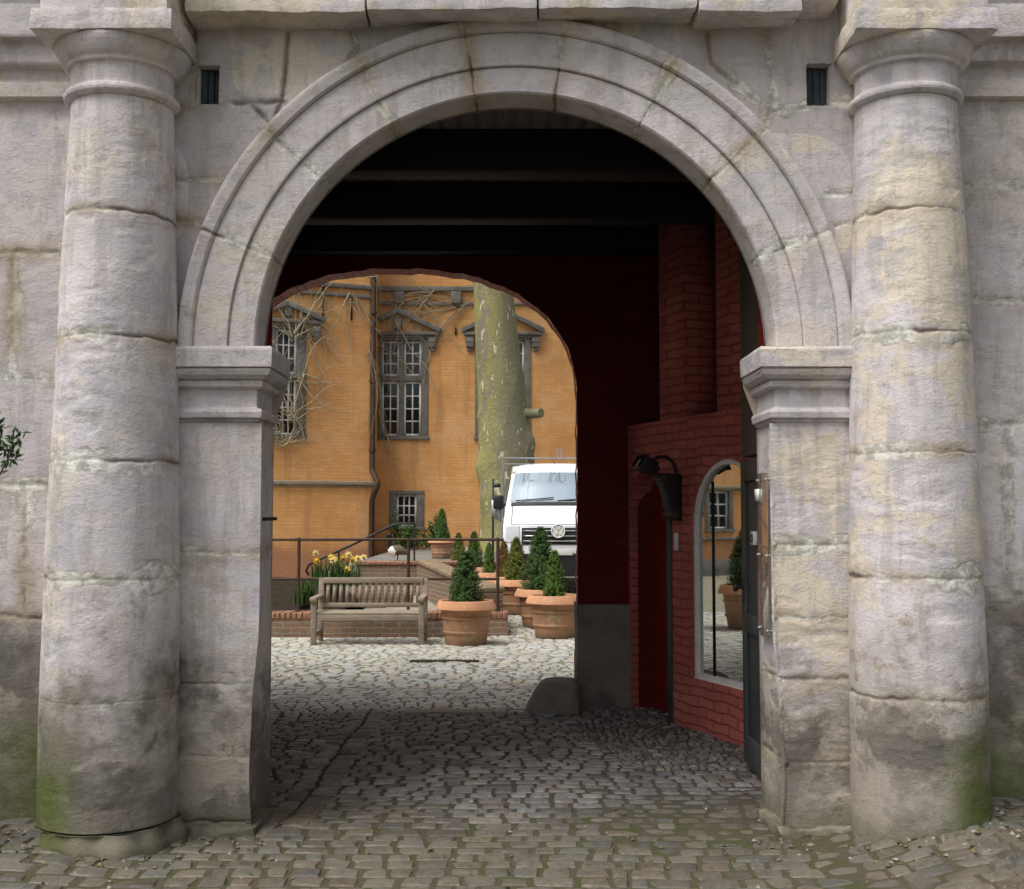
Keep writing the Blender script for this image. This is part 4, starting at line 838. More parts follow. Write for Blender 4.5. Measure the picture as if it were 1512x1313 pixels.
# railing
rail = empty('pipe_railing', (-1.5, 16.9, .34), 'rusty pipe railing with two horizontal rails standing on the low brick wall', 'railing')
for z_ in (zat(797, 16.9), zat(855, 16.9)):
    mb = MB(); xe = at(744, 800, 16.9).x if z_ > 1.1 else at(735, 800, 16.9).x; mb.tube([(-6.9, 16.9, z_+.004), (-4, 16.9, z_), (-1.5, 16.9, z_+.003), (xe, 16.9, z_)], .021, 10); mb.build('rail', M['rust'], rail, smooth=50)
for px in (280, 441, 603, 735):
    mb = MB(); x_ = at(px, 850, 16.9).x; mb.tube([(x_, 16.9, .33), (x_, 16.9, zat(797, 16.9)+.03)], .024, 10); mb.lathe([(.05, .338), (.05, .352), (.028, .358)], 14, (x_, 16.9, 0)); mb.build('post', M['rust'], rail, smooth=50)
# bench
bl, br_ = at(458, 950, 15.65).x, at(626, 950, 15.65).x
bench = empty('garden_bench', ((bl+br_)/2, 15.9, 0), 'weathered wooden slatted garden bench in front of the low brick wall', 'bench')
yf, yb = 15.65, 16.2
for x_ in (bl, br_-.075):
    mb = MB(); mb.box(x_, x_+.075, yf, yf+.075, 0, .60); mb.build('leg', M['bench'], bench, bevel=.006)
    mb = MB(); mb.box8([Vector(v) for v in ((x_, yb, 0), (x_+.075, yb, 0), (x_+.075, yb+.07, 0), (x_, yb+.07, 0), (x_, yb+.10, .86), (x_+.075, yb+.10, .86), (x_+.075, yb+.16, .86), (x_, yb+.16, .86))]); mb.build('leg', M['bench'], bench, bevel=.006)
    mb = MB(); mb.box(x_-.008, x_+.083, yf-.03, yb+.08, .60, .64); mb.tube([(x_-.008, yf+.0, .605), (x_+.083, yf+.0, .605)], .038, 12); mb.build('armrest', M['bench'], bench, bevel=.008)
    mb = MB(); mb.box(x_+.015, x_+.06, yf+.075, yb, .10, .16); mb.build('stretcher', M['bench'], bench)
mb = MB()
for i in range(6): y_ = yf+.02+i*.088; mb.box(bl+.02, br_-.02, y_, y_+.07, .405+.006*math.sin(i), .43)
mb.box(bl+.075, br_-.075, yf+.012, yf+.05, .32, .402); mb.build('seat', M['bench'], bench, bevel=.005)
mb = MB(); mb.box(bl+.06, br_-.06, yb+.075, yb+.135, .79, .87); mb.box(bl+.06, br_-.06, yb+.03, yb+.08, .46, .52); bk = mb.build('backrest', M['bench'], bench, bevel=.006)
nsl = 15
for i in range(nsl):
    x_ = bl+.11+(br_-bl-.22-.05)*i/(nsl-1); mb = MB(); mb.box8([Vector(v) for v in ((x_, yb+.045, .515), (x_+.05, yb+.045, .515), (x_+.05, yb+.065, .515), (x_, yb+.065, .515), (x_, yb+.095, .795), (x_+.05, yb+.095, .795), (x_+.05, yb+.115, .795), (x_, yb+.115, .795))]); mb.build('slat', M['bench'], bk)
# planting bed, terrace, parapet, steps
xg = np.linspace(-7, -2.6, 60); yg = np.linspace(17.1, 22.5, 50); X, Yg = np.meshgrid(xg, yg, indexing='ij')
Zb = .30+.38*sstep(17.3, 18.6, Yg)*sstep(-2.6, -3.0, X)-.45*sstep(19.6, 21, Yg)+.03*fbm(np.stack([X, Yg, 0*X], -1), 2.5, 4); mb = MB(); mb.grid(np.stack([X, Yg, Zb], -1)); tag(mb.build('planting_bed', M['soil'], smooth=70), kind='structure')
mb = MB(); a = at(692, 866, 17.3); p0 = Vector((-.42, 17.1, 0)); p1 = Vector((at(606, 836, 21.8).x+.12, 21.8, 0)); d_ = (p1-p0).normalized(); nx = Vector((d_.y, -d_.x, 0))
Fp = Frame(p0, d_, -nx); Lp = (p1-p0).length
for sgn, dd in ((1, 0), (-1, -.30)):
    pts = [(0, -.1, dd), (Lp, -.1, dd), (Lp, .84, dd), (0, .60, dd)]; Fp.quad(mb, pts if sgn > 0 else pts[::-1])
Fp.quad(mb, [(0, -.1, 0), (0, .60, 0), (0, .60, -.30), (0, -.1, -.30)]); Fp.quad(mb, [(Lp, -.1, 0), (Lp, .84, 0), (Lp, .84, -.30), (Lp, -.1, -.30)])
par = tag(MB.build(mb, 'parapet_wall', M['wallbrick']), 'mossy sloping parapet wall running back from the railing beside the front flowerpot', 'wall')
mb = MB(); n_ = 22
for i in range(n_):
    a0, a1 = Lp*i/n_+.004, Lp*(i+1)/n_-.004; z0 = .604+.24*i/n_; z1 = .604+.24*(i+1)/n_
    mb.box8([Fp.p(a0, z0, .03), Fp.p(a1, z1, .03), Fp.p(a1, z1, -.33), Fp.p(a0, z0, -.33), Fp.p(a0, z0+.07, .03), Fp.p(a1, z1+.07, .03), Fp.p(a1, z1+.07, -.33), Fp.p(a0, z0+.07, -.33)])
mb.build('coping', M['coping_old'], par, bevel=.008)
YT = 21.9; zt = zat(829, YT); xa_, xb_ = at(526, 840, YT).x, p1.x
ter = empty('brick_terrace', ((xa_+xb_)/2, YT, 0), 'raised brick terrace with red coping under the goose near the castle corner', 'terrace')
mb = MB(); Ft = Frame((xa_, YT, 0), (1, 0, 0), (0, -1, 0)); Ft.quad(mb, [(0, -.1, 0), (3.6, -.1, 0), (3.6, zt-.07, 0), (0, zt-.07, 0)]); Fq = Frame((xa_, YT, 0), (0, 1, 0), (-1, 0, 0)); Fq.quad(mb, [(0, -.1, 0), (8, -.1, 0), (8, zt-.07, 0), (0, zt-.07, 0)]); mb.build('brickwork', M['wallbrick'], ter)
mb = MB(); mb.box(xa_-.03, xa_+3.6, YT-.03, YT+.30, zt-.068, zt); mb.build('coping', M['coping'], ter, bevel=.01)
mb = MB(); mb.box(xa_, xa_+3.6, YT+.30, 30.8, zt-.3, zt-.006); mb.build('paving', M['trim'], ter)
# steps rising along the terrace and their sloping handrail
st = empty('stone_steps', (xa_-1.0, 22.8, 0), 'stone steps climbing right towards the brick terrace', 'steps')
for i in range(5):
    mb = MB(); x0 = xa_-1.65+i*.33; mb.box(x0, x0+.36, 22.2, 23.4, -.1, .06+zt*(i+1)/6); mb.build('step', M['trim_light'], st, bevel=.01)
hr = empty('sloping_handrail', (xa_-.6, 22.15, 0), 'thin dark handrail sloping up over the daffodils to the terrace', 'handrail')
pts = [at(q[0], q[1], 22.15) for q in ((456, 850), (452, 843), (456, 834), (475, 825), (530, 800), (575, 778), (588, 773), (612, 773), (614, 778))]
mb = MB(); mb.tube(pts, .024, 8); mb.build('rail', M['iron'], hr, smooth=50)
for px, py in ((500, 813), (612, 774)):
    q = at(px, py, 22.15); mb = MB(); mb.tube([(q.x, q.y, zt*.3 if px < 560 else zt-.02), tuple(q)], .018, 8); mb.build('post', M['iron'], hr, smooth=50)
# ---- potted conifers
def pot_meshes():
    body = MB(); body.lathe([(.275, 0), (.285, .012), (.305, .16), (.322, .165), (.326, .19), (.312, .20), (.330, .36), (.347, .365), (.350, .395), (.338, .40), (.352, .505), (.352, .52)], 40)
    rim = MB(); rim.lathe([(.350, .49), (.415, .488), (.425, .498), (.422, .512), (.395, .575), (.378, .606), (.362, .612), (.345, .604), (.33, .57)], 40, cap=False)
    soil = MB(); soil.lathe([(.335, .565), (.2, .575), (.0, .58)], 24, cap=False)
    return body, rim, soil
def conifer_mb(seed, h=.85, r=.27, n=620):
    rd = np.random.default_rng(seed); mb = MB(); V = []; F = []; C = []
    prof = lambda t: r*(np.clip(1-t, 0, 1)**.75)*(.72+.28*np.minimum(1, t*5))
    core = [(max(.004, prof(t)*.62), t*h) for t in np.linspace(0, .98, 12)]; mb.lathe(core, 14, cap=True)
    mb.C[-1][:, 0] = -.0
    k = 0
    for i in range(n):
        t = rd.random()**1.15*.99; a = rd.random()*2*math.pi; rr = prof(t)*(.80+.14*math.sin(a*3+t*9)+.10*rd.random()); z = t*h
        base = Vector((rr*.55*math.cos(a), rr*.55*math.sin(a), z-.02)); out = Vector((math.cos(a), math.sin(a), .45+.9*t+rd.normal(0, .2))).normalized(); L = rr*.45+.035+.03*rd.random(); L *= (1.0 if t < .9 else .8)
        tip = base+out*L+Vector((0, 0, .01)); ax = out.orthogonal().normalized(); ay = out.cross(ax); ph = rd.random()*6.28
        for m in range(9):                       # needles of one shoot
            f = .35+.65*m/9; q = base+(tip-base)*f; an = ph+m*2.4; sd = (ax*math.cos(an)+ay*math.sin(an)); nl = .040*(1.1-.4*f); e_ = q+sd*nl+out*.022; wv = out.cross(sd)*.007
            V += [tuple(q-wv), tuple(q+wv), tuple(e_)]; F.append((k, k+1, k+2)); cc = min(1, max(0, .25+.6*f*(rr/max(prof(t), .01)-.55)+.25*rd.random())); C += [(cc, 0, .5, 1)]*3; k += 3
    mb.add(V, F, C); return mb
body, rim, soil = pot_meshes()
GP = 'potted conifers in the courtyard'
pot0 = empty('potted_conifer', (0, 0, 0), 'x', 'potted plant', GP)
pb = body.build('pot', M['terra'], pot0, smooth=40); pr0 = rim.build('rim', M['rim'], pb, smooth=40); soil.build('soil', M['soil'], pot0)
shapes = [conifer_mb(1, .80, .27, 640), conifer_mb(2, 1.0, .33, 900), conifer_mb(3, .72, .22, 520)]
fol = shapes[0].build('foliage', M['needle'], pot0); fol.location = (0, 0, .56)
fmesh = [fol.data]
for s_ in shapes[1:]:
    o = s_.build('foliage', M['needle']); fmesh.append(o.data); bpy.data.objects.remove(o)
def solve_ground(px, py):
    lo, hi = 11, 30
    for _ in range(50):
        m = (lo+hi)/2; p = at(px, py, m)
        if p.z > float(gz(p.x, m)): lo = m      # ray still above the ground: go further
        else: hi = m
    return at(px, py, (lo+hi)/2)
pots = [  # px centre, base py, forced Y, z, scale, foliage scale xy, z, mesh, tint, label
 (688, 951, None, None, .98, 1.0, .86, 0, (1, 1, 1), 'nearest terracotta tub with a dark green cone conifer, right of the bench'),
 (819, 940, None, None, .98, .82, .92, 2, (1.45, 1.45, 1.0), 'terracotta tub with a small bright green conifer beside the rear arch jamb'),
 (798, 925, None, None, .93, 1.0, 1.0, 1, (.9, .95, 1), 'tub with the tallest dark conifer, half hidden behind the tub at the jamb'),
 (762, 905, None, None, .90, .9, .95, 0, (2.3, 1.35, .9), 'terracotta tub with a yellowing conifer just right of the end railing post'),
 (744, 893, None, None, .80, .72, .95, 0, (3.2, .85, .9), 'tub with a reddish brown withered conifer behind the end railing post'),
 (722, 884, 20.6, .42, .74, .72, 1.0, 2, (1.6, 1.5, 1), 'small tub with a narrow light green conifer left of the end railing post'),
 (700, 876, 21.6, .50, .70, .85, .95, 1, (1.2, 1.05, .9), 'far tub with a bushy dull green conifer behind the nearest conifer'),
 (677, 846, 22.6, .70, .72, .85, .95, 0, (2.0, 1.2, .9), 'terrace tub with a brownish green conifer behind the parapet wall'),
 (652, 830, 23.4, None, .66, .95, 1.15, 0, (1.1, 1.25, 1), 'small terrace tub with a neat green cone, left end of the tubs')]
for i, (px, py, Yq, zq, s_, fx, fz, mi, tint, lab) in enumerate(pots):
    o = pot0 if i == 0 else copy_tree(pot0)
    if Yq is None: p = solve_ground(px, py); p.z = float(gz(p.x, p.y))-.004
    elif zq is None: p = at(px, py, Yq)
    else: p = at(px, py, Yq); p.z = float(gz(p.x, Yq))-.004
    if i == 8: p.z = zt-.008
    o.location = p; o.scale = (s_,)*3; o.rotation_euler = (0, 0, i*1.7); o['label'] = lab; o['category'] = 'potted plant'; o['group'] = GP
    for ch in o.children:
        if ch.name.startswith('foliage'):
            ch.data = fmesh[mi]; ch.scale = (fx*1.14, fx*1.14, fz*1.03); ch.color = (*tint, 1); ch.rotation_euler = (0, 0, i*.9)
# the tub seen only in the window's reflection
o = copy_tree(pot0); o.location = (-5.7, 14.35, 0); o['label'] = 'terracotta tub with a green conifer seen reflected in the arched window'; o.scale = (1.1,)*3
for ch in o.children:
    if ch.name.startswith('foliage'): ch.data = fmesh[1]; ch.color = (.9, 1, 1, 1)
# ---- daffodils and low greenery
def blades(mb, c, n, r, h, rd, wid=.012, lean=.35):
    V = []; F = []; C = []; k = 0; tips = []
    for i in range(n):
        a = rd.uniform(0, 6.28); q = r*math.sqrt(rd.random()); x0, y0 = c[0]+q*math.cos(a), c[1]+q*math.sin(a)*.6; b = rd.uniform(0, 6.28); L = h*rd.uniform(.6, 1.1); le = lean*rd.uniform(.2, 1); sx, sy = math.cos(b), math.sin(b); cc = rd.random()
        for j in range(4):
            t = j/3; cx_, cy_, cz_ = x0+sx*le*L*t*t, y0+sy*le*L*t*t, c[2]+L*(t-.25*le*t*t); w = wid*(1-.85*t); V += [(cx_-sy*w, cy_+sx*w, cz_), (cx_+sy*w, cy_-sx*w, cz_)]; C += [(cc*(.4+.6*t), 0, .5, 1)]*2
        for j in range(3): F.append((k+2*j, k+2*j+1, k+2*j+3, k+2*j+2))
        tips.append((x0+sx*le*L*.8, y0+sy*le*L*.8, c[2]+L*.95)); k += 8
    mb.add(V, F, C); return tips
def clump(name, c, n, r, h, label, cat, flowers=0, seed=1, wid=.012, mat='green', group=None):
    rd = random.Random(seed); t = empty(name, c, label, cat, group); mb = MB(); tips = blades(mb, c, n, r, h, rd, wid); mb.build('leaves', M[mat], t)
    for i in range(flowers):
        p = Vector(rd.choice(tips))+Vector((rd.uniform(-.05, .05), -.08, rd.uniform(-.02, .08))); mb = MB(); nrm = Vector((rd.uniform(-.5, .5), -1, rd.uniform(-.1, .4))).normalized(); ax = nrm.orthogonal().normalized(); ay = nrm.cross(ax); V = []; F = []
        for m in range(6):
            a = m*math.pi/3; d1 = ax*math.cos(a)+ay*math.sin(a); d2 = nrm.cross(d1); V += [tuple(p), tuple(p+d1*.035+d2*.022), tuple(p+d1*.065+nrm*.005), tuple(p+d1*.035-d2*.022)]; F.append((4*m, 4*m+1, 4*m+2, 4*m+3))
        mb.add(V, F); fl_ = mb.build('flower', M['cream'] if i % 2 else M['yellow'], t)
        mb = MB(); mb.tube([tuple(p), tuple(p+nrm*.045)], [.016, .026], 8); mb.build('trumpet', M['yellow'], fl_)
    return t
q = at(497, 856, 18.4); clump('daffodil_clump', (q.x, 18.4, .62), 260, .40, .46, 'clump of yellow and cream daffodils in the bed behind the bench', 'flowers', 12, 2, .014)
q = at(450, 880, 17.6); clump('leafy_perennial', (q.x, 17.55, .40), 90, .16, .42, 'green strappy plant by the left railing post', 'plant', 0, 5, .016)
def leafy(name, c, n, r, h, label, seed, mat='green', leaf=.07):
    rd = random.Random(seed); t = empty(name, c, label, 'shrub'); V = []; F = []; C = []; k = 0; stm = MB()
    for b in range(9):
        a = rd.uniform(0, 6.28); q = Vector(c)+Vector((r*rd.uniform(.1, .8)*math.cos(a), r*.6*rd.uniform(.1, .8)*math.sin(a), h*rd.uniform(.5, .9))); stm.tube([tuple(c), tuple((Vector(c)+q)/2+Vector((0, 0, .05))), tuple(q)], [.014, .010, .005], 5, cap=False)
    for i in range(n):
        a = rd.uniform(0, 6.28); u = rd.random()**.5; zf = rd.random(); rr = r*u*(1-.55*zf*zf)*(.75+.35*math.sin(3*a+seed)); q = Vector(c)+Vector((rr*math.cos(a), rr*.7*math.sin(a), h*(.08+.9*zf)*(.8+.25*math.sin(2*a+seed*2))))
        d = Vector((rd.gauss(0, 1)+math.cos(a), rd.gauss(0, 1)+math.sin(a), rd.gauss(.4, .6))).normalized(); L = leaf*rd.uniform(.6, 1.3); sd = d.cross(Vector((rd.gauss(0, 1), rd.gauss(0, 1), 1))).normalized()*L*.28
        V += [tuple(q), tuple(q+d*L*.5+sd), tuple(q+d*L), tuple(q+d*L*.5-sd)]; F.append((k, k+1, k+2, k+3)); k += 4; cc = min(1, .15+.7*u*zf+.25*rd.random()); C += [(cc, 0, .5, 1)]*4
    stm.build('stems', M['rust'], t); mb = MB(); mb.add(V, F, C); mb.build('leaves', M[mat], t); return t
q = at(602, 815, 28.5); leafy('low_shrub', (q.x-.05, 29.6, zt-.01), 1500, .50, .62, 'low green shrub on the terrace under the small castle window', 8)
q = at(620, 815, 28.5); leafy('low_shrub', (q.x+.35, 29.7, zt-.01), 1700, .42, .85, 'brighter green shrub just right of the small castle window', 9)
q = at(577, 790, 28.5); leafy('low_shrub', (q.x, 29.7, zt-.01), 260, .20, 1.05, 'thin dark shrub against the wall left of the small castle window', 10, 'darkleaf', .09)
# ---- goose on the terrace
gp = at(587, 824, YT+.25); goose = empty('goose', (gp.x, gp.y, zt), 'brown goose with black neck and white breast standing on the brick terrace', 'goose')
gx, gy, g0 = gp.x, gp.y, zt
mb = MB(); sp_ = [(.30, .16), (.24, .19), (.15, .24), (.04, .27), (-.06, .28), (-.14, .30), (-.19, .34)]; rs = [.015, .05, .10, .125, .125, .095, .05]
mb.tube([(gx+a, gy, g0+b) for a, b in sp_], rs, 16); bod = mb.build('body', M['feather_brown'], goose, smooth=80)
mb = MB(); mb.tube([(gx-.04, gy, g0+.23), (gx-.15, gy, g0+.26), (gx-.215, gy, g0+.325)], [.131, .128, .085], 14); mb.build('breast', M['feather_white'], goose, smooth=80)
mb = MB(); mb.tube([(gx-.18, gy, g0+.32), (gx-.225, gy, g0+.40), (gx-.225, gy, g0+.50), (gx-.205, gy, g0+.58), (gx-.215, gy, g0+.63), (gx-.25, gy, g0+.64), (gx-.285, gy, g0+.625), (gx-.33, gy, g0+.61)], [.075, .065, .058, .055, .066, .068, .045, .018], 12); mb.build('neck', M['feather_black'], goose, smooth=80)
for dy in (-.045, .05):
    mb = MB(); mb.tube([(gx-.0, gy+dy, g0+.18), (gx+.01, gy+dy, g0+.09), (gx-.01, gy+dy, g0+.015)], [.022, .011, .011], 8); mb.add([(gx-.0, gy+dy, g0+.012), (gx-.09, gy+dy-.035, g0+.004), (gx-.10, gy+dy, g0+.006), (gx-.09, gy+dy+.035, g0+.004)], [(0, 1, 2), (0, 2, 3)]); mb.build('leg', M['feather_black'], goose)
goose.scale = (.70, .75, .76)
# ---- plane tree
tb = at(748, 760, 28.2); tx = tb.x; tree = empty('plane_tree', (tx, 28.2, .8), 'massive plane tree trunk with mottled olive and cream bark between van and castle', 'tree')
zs_ = np.linspace(.6, 12.5, 150); cxl = np.array([at(748, 700, 28.2).x, at(743, 600, 28.2).x, at(728, 430, 28.2).x]); czl = np.array([zat(700, 28.2), zat(600, 28.2), zat(430, 28.2)])
lin = np.polyfit(czl, cxl, 1); cx_ = np.polyval(lin, zs_); rr = np.interp(zs_, [.6, 1.2, 2.0, 3.0, 4.5, 7.3, 10, 12.5], [1.0, .80, .70, .69, .60, .49, .45, .40])
th = np.linspace(0, 2*math.pi, 96, endpoint=False); T, Z = np.meshgrid(th, zs_, indexing='ij'); Pq = np.stack([np.cos(T)*1.2, np.sin(T)*1.2, Z*.5], -1)
Rr = rr[None]*(1+.045*fbm(Pq, 1.2, 3)+.05*fbm(Pq, 3.5, 3)*sstep(4.5, 1.5, Z))
for t0, py, hgt, wt, wz in ((3.55, 690, .20, .30, .32), (3.9, 735, .16, .4, .4), (5.95, 652, .20, .30, .28), (3.5, 612, .09, .2, .16), (4.6, 640, .05, .3, .3), (5.4, 560, .05, .25, .3), (4.2, 520, .04, .3, .3)):
    dt = np.abs((T-t0+math.pi) % (2*math.pi)-math.pi); Rr = Rr+.6*hgt*np.exp(-(dt/wt)**2-((Z-zat(py, 27.6))/wz)**2)
P = np.stack([cx_[None]+Rr*np.cos(T), 28.2+Rr*np.sin(T), Z], -1)
mb = MB(); mb.grid(P, close=True)
a, b = at(786, 611, 28.0), at(799, 610, 27.8); mb.tube([tuple(a-Vector((.3, 0, 0))), tuple(a), tuple(b)], [.16, .125, .115], 12)
mb.build('trunk', M['bark'], tree, smooth=70)
mb = MB(); rd = random.Random(4)
def limb(p, d, L, r, lev):
    pts = [p]; rs_ = [r]; n_ = 7
    for i in range(n_):
        d = (d+Vector((rd.gauss(0, .13), rd.gauss(0, .13), .06+rd.gauss(0, .1)))).normalized(); p = p+d*L/n_; pts.append(p); rs_.append(r*(1-.6*(i+1)/n_))
        if lev < 3 and i >= 1 and rd.random() < .85: limb(p, (d+Vector((rd.uniform(-1, 1), rd.uniform(-1, 1), rd.uniform(-.1, .7)))).normalized(), L*.58, rs_[-1]*.62, lev+1)
    mb.tube(pts, rs_, 10 if lev < 1 else 6, cap=False)
for i in range(8):
    a = i*.8+.2; z_ = 9.2+i*.45; limb(Vector((float(np.polyval(lin, z_)), 28.2, z_)), Vector((math.cos(a), math.sin(a)*.8, .8)).normalized(), 8.5, .26, 0)
mb.build('crown', M['bark'], tree, smooth=60)
# ---- white flatbed van
vx, vy = at(824, 787, 20.5).x, 20.5; vz = float(gz(vx, 21.5)); van = empty('flatbed_van', (vx, vy+2.5, vz), 'white flatbed van with ladder rack parked facing the archway', 'van')
def V3(x_, y_, z_): return Vector((vx+x_, vy+y_, vz+z_))
stn = [(.10, .30, .90), (.02, .40, .96), (.0, .55, .985), (.0, .86, .985), (.02, 1.06, .98), (.05, 1.22, .975), (.12, 1.29, .965), (.30, 1.42, .95), (.62, 1.60, .93), (.70, 1.68, .915), (.98, 1.98, .86), (1.22, 2.21, .815), (1.34, 2.30, .80), (1.52, 2.37, .79), (1.8, 2.41, .785), (2.1, 2.42, .785), (2.42, 2.40, .785)]
nu = 25; U = np.linspace(-1, 1, nu); Pq = np.zeros((nu, len(stn), 3))
for j, (y_, z_, w) in enumerate(stn):
    top = z_ > 2.25
    e_ = np.abs(U)**3.2; Pq[:, j, 0] = vx+w*U; Pq[:, j, 1] = vy+y_+(.20*e_ if z_ < 2.3 else .04*e_); Pq[:, j, 2] = vz+z_-(.07*e_ if top else .015*e_)
mb = MB(); mb.grid(Pq)
for sgn in (0, -1):
    E = Pq[sgn]; B = E.copy(); B[:, 1] = vy+2.44
    for j in range(len(stn)): B[j, 0] = vx+(stn[j][2]+(.02 if stn[j][1] < 1.6 else .03))*(-1 if sgn == 0 else 1)
    mid_ = [E+(B-E)*t for t in np.linspace(0, 1, 6)]; mb.grid(np.stack(mid_, 0), flip=(sgn != 0))
mb.add([(vx-.80, vy+2.44, vz+.5), (vx+.80, vy+2.44, vz+.5), (vx+.80, vy+2.44, vz+2.38), (vx-.80, vy+2.44, vz+2.38)], [(3, 2, 1, 0)])
cab = mb.build('cab', M['van'], van, smooth=38)
def front_patch(name, j0, j1, u0, u1, mat, off, par, nn=16, f0=0., f1=1.):
    U2 = np.linspace(u0, u1, nn); rows = []
    js_ = np.linspace(j0+f0, j1-1+f1, 10)
    Q = np.zeros((nn, 10, 3))
    for b_, jj in enumerate(js_):
        y_ = np.interp(jj, range(len(stn)), [s[0] for s in stn]); z_ = np.interp(jj, range(len(stn)), [s[1] for s in stn]); w = np.interp(jj, range(len(stn)), [s[2] for s in stn]); e_ = np.abs(U2)**3.2
        Q[:, b_, 0] = vx+w*U2; Q[:, b_, 1] = vy+y_+(.20 if z_ < 2.28 else .1)*e_-off; Q[:, b_, 2] = vz+z_-.015*e_+off*.5
    mb = MB(); mb.grid(Q); return mb.build(name, mat, par, smooth=40)
front_patch('windscreen', 9, 12, -.93, .93, M['windscreen'], .008, van, f0=-.2, f1=.0)
front_patch('cowl', 8, 9, -.90, .90, M['black'], .006, van, f0=-.1, f1=.65)
front_patch('grille', 3, 5, -.66, .66, M['black'], .012, van, f0=.1, f1=.75)
for k_ in range(3):
    z_ = .95+k_*.09; mb = MB(); mb.tube([tuple(V3(x_, -.03+.2*abs(x_/.98)**3.2+.03*k_*.6, z_)) for x_ in np.linspace(-.62, .62, 15)], .011, 6); mb.build('grille_bar', M['chrome'] if k_ == 1 else M['alu'], van)
for sg in (-1, 1):
    front_patch('headlight', 3, 6, sg*.70, sg*.95, M['lens'], .014, van, nn=8, f0=.35, f1=.2)
front_patch('bumper', 0, 3, -.97, .97, M['black'], .016, van, f0=.1, f1=.55)
for sg in (-1, 1):
    pts = []
    for j_ in (5, 6, 7, 8):
        y_, z_, w = stn[j_]; u_ = sg*(.86-.02*j_*0); pts.append(tuple(V3(w*u_, y_+.20*abs(u_)**3.2-.002, z_-.015*abs(u_)**3.2+.003)))
    mb = MB(); mb.tube(pts, .006, 6); mb.build('bonnet_seam', M['black'], van)
mb = MB(); mb.tube([tuple(V3(.97*u_, .03+.20*abs(u_)**3.2-.003, 1.245)) for u_ in np.linspace(-.86, .86, 17)], .006, 6); mb.build('bonnet_seam', M['black'], van)
# round emblem: ring with a V above a W
ec = V3(0, -.055, 1.13); mb = MB(); rE = .115
mb.tube([tuple(ec+Vector((rE*math.cos(a), 0, rE*math.sin(a)))) for a in np.linspace(0, 2*math.pi, 33)], .012, 8, cap=False)
for p, q in (((-.045, .095), (0, .012)), ((0, .012), (.045, .095)), ((-.085, .06), (-.042, -.085)), ((-.042, -.085), (0, -.008)), ((0, -.008), (.042, -.085)), ((.042, -.085), (.085, .06))): mb.bar(ec+Vector((p[0], 0, p[1])), ec+Vector((q[0], 0, q[1])), .02, .02, (0, 1, 0))
mb.lathe([(.108, -.004), (.108, .004)], 28)
V = mb.V[-1]; mb.V[-1] = np.stack([V[:, 0]+ec.x, V[:, 2]+ec.y+.012, V[:, 1]+ec.z], -1)
mb.build('emblem', M['white'], van, smooth=50)
mb = MB(); mb.box(*(vx-.26, vx+.26), vy-.04, vy-.022, vz+.70, vz+.81); mb.build('licence_plate', M['plate'], van, bevel=.004)
for x0, x1 in ((-.75, -.05), (.02, .72)):
    mb = MB(); mb.tube([tuple(V3(x0, .68+.16*abs(x0)**3, 1.675)), tuple(V3((x0+x1)/2, .69, 1.70)), tuple(V3(x1, .70+.12*abs(x1)**3, 1.73))], .011, 6); mb.build('wiper', M['black'], van)
for sg in (-1, 1):
    mb = MB(); Fs_ = [(1.02, 1.62, .94), (2.30, 1.62, .945), (2.30, 2.20, .845), (1.50, 2.20, .835)]; mb.add([tuple(V3(sg*(w+.012), y_+.05, z_)) for y_, z_, w in Fs_], [(0, 1, 2, 3) if sg > 0 else (3, 2, 1, 0)]); mb.build('side_window', M['windscreen'], van)
    mb = MB(); x0 = sg*.97; mb.box(*sorted((vx+x0, vx+x0+sg*.20)), vy+.95, vy+1.08, vz+1.52, vz+1.78); mb.bar(V3(sg*.92, 1.0, 1.6), V3(sg*1.02, 1.02, 1.6), .06, .06); mb.build('wing_mirror', M['black'], van, bevel=.03)
    for y_ in (.95, 4.3):
        xq = sg*.83; wh = MB(); wh.tube([tuple(V3(xq-.11*sg, y_, .34)), tuple(V3(xq+.12*sg, y_, .34))], .34, 28); w_o = wh.build('wheel', M['tyre'], van, smooth=40, bevel=.03); mb = MB(); mb.tube([tuple(V3(xq+.11*sg, y_, .34)), tuple(V3(xq+.128*sg, y_, .34))], .21, 24); mb.build('rim', M['alu'], w_o, smooth=40)
mb = MB(); mb.box(vx-.45, vx+.45, vy+2.3, vy+5.4, vz+.55, vz+.75); mb.box(vx-1.02, vx+1.02, vy+2.62, vy+5.45, vz+.86, vz+.95); mb.build('bed_floor', M['alu'], van)
for q in ((-1.03, -1.0, 2.6, 5.45), (1.0, 1.03, 2.6, 5.45), (-1.0, 1.0, 5.42, 5.45), (-1.0, 1.0, 2.60, 2.63)):
    mb = MB(); mb.box(vx+q[0], vx+q[1], vy+q[2], vy+q[3], vz+.92, vz+1.35); mb.build('dropside', M['alu'], van, bevel=.006)
mb = MB(); zr = zat(677, vy+2.65)-vz
mb.tube([tuple(V3(-1.0, 2.62, 1.3)), tuple(V3(-1.0, 2.62, zr)), tuple(V3(1.0, 2.62, zr)), tuple(V3(1.0, 2.62, 1.3))], .022, 8); mb2 = MB(); mb2.tube([tuple(V3(-1.0, 5.4, 1.3)), tuple(V3(-1.0, 5.4, zr)), tuple(V3(1.0, 5.4, zr)), tuple(V3(1.0, 5.4, 1.3))], .022, 8)
for x_ in (.10, .18): mb.tube([tuple(V3(x_, 2.62, zr-.02)), tuple(V3(x_, 2.62, zr+.20))], .016, 8)
mb.bar(V3(.09, 2.62, zr+.08), V3(.19, 2.62, zr+.08), .02, .02); mb.build('ladder_rack', M['alu'], van, smooth=50); mb2.build('ladder_rack', M['alu'], van, smooth=50)
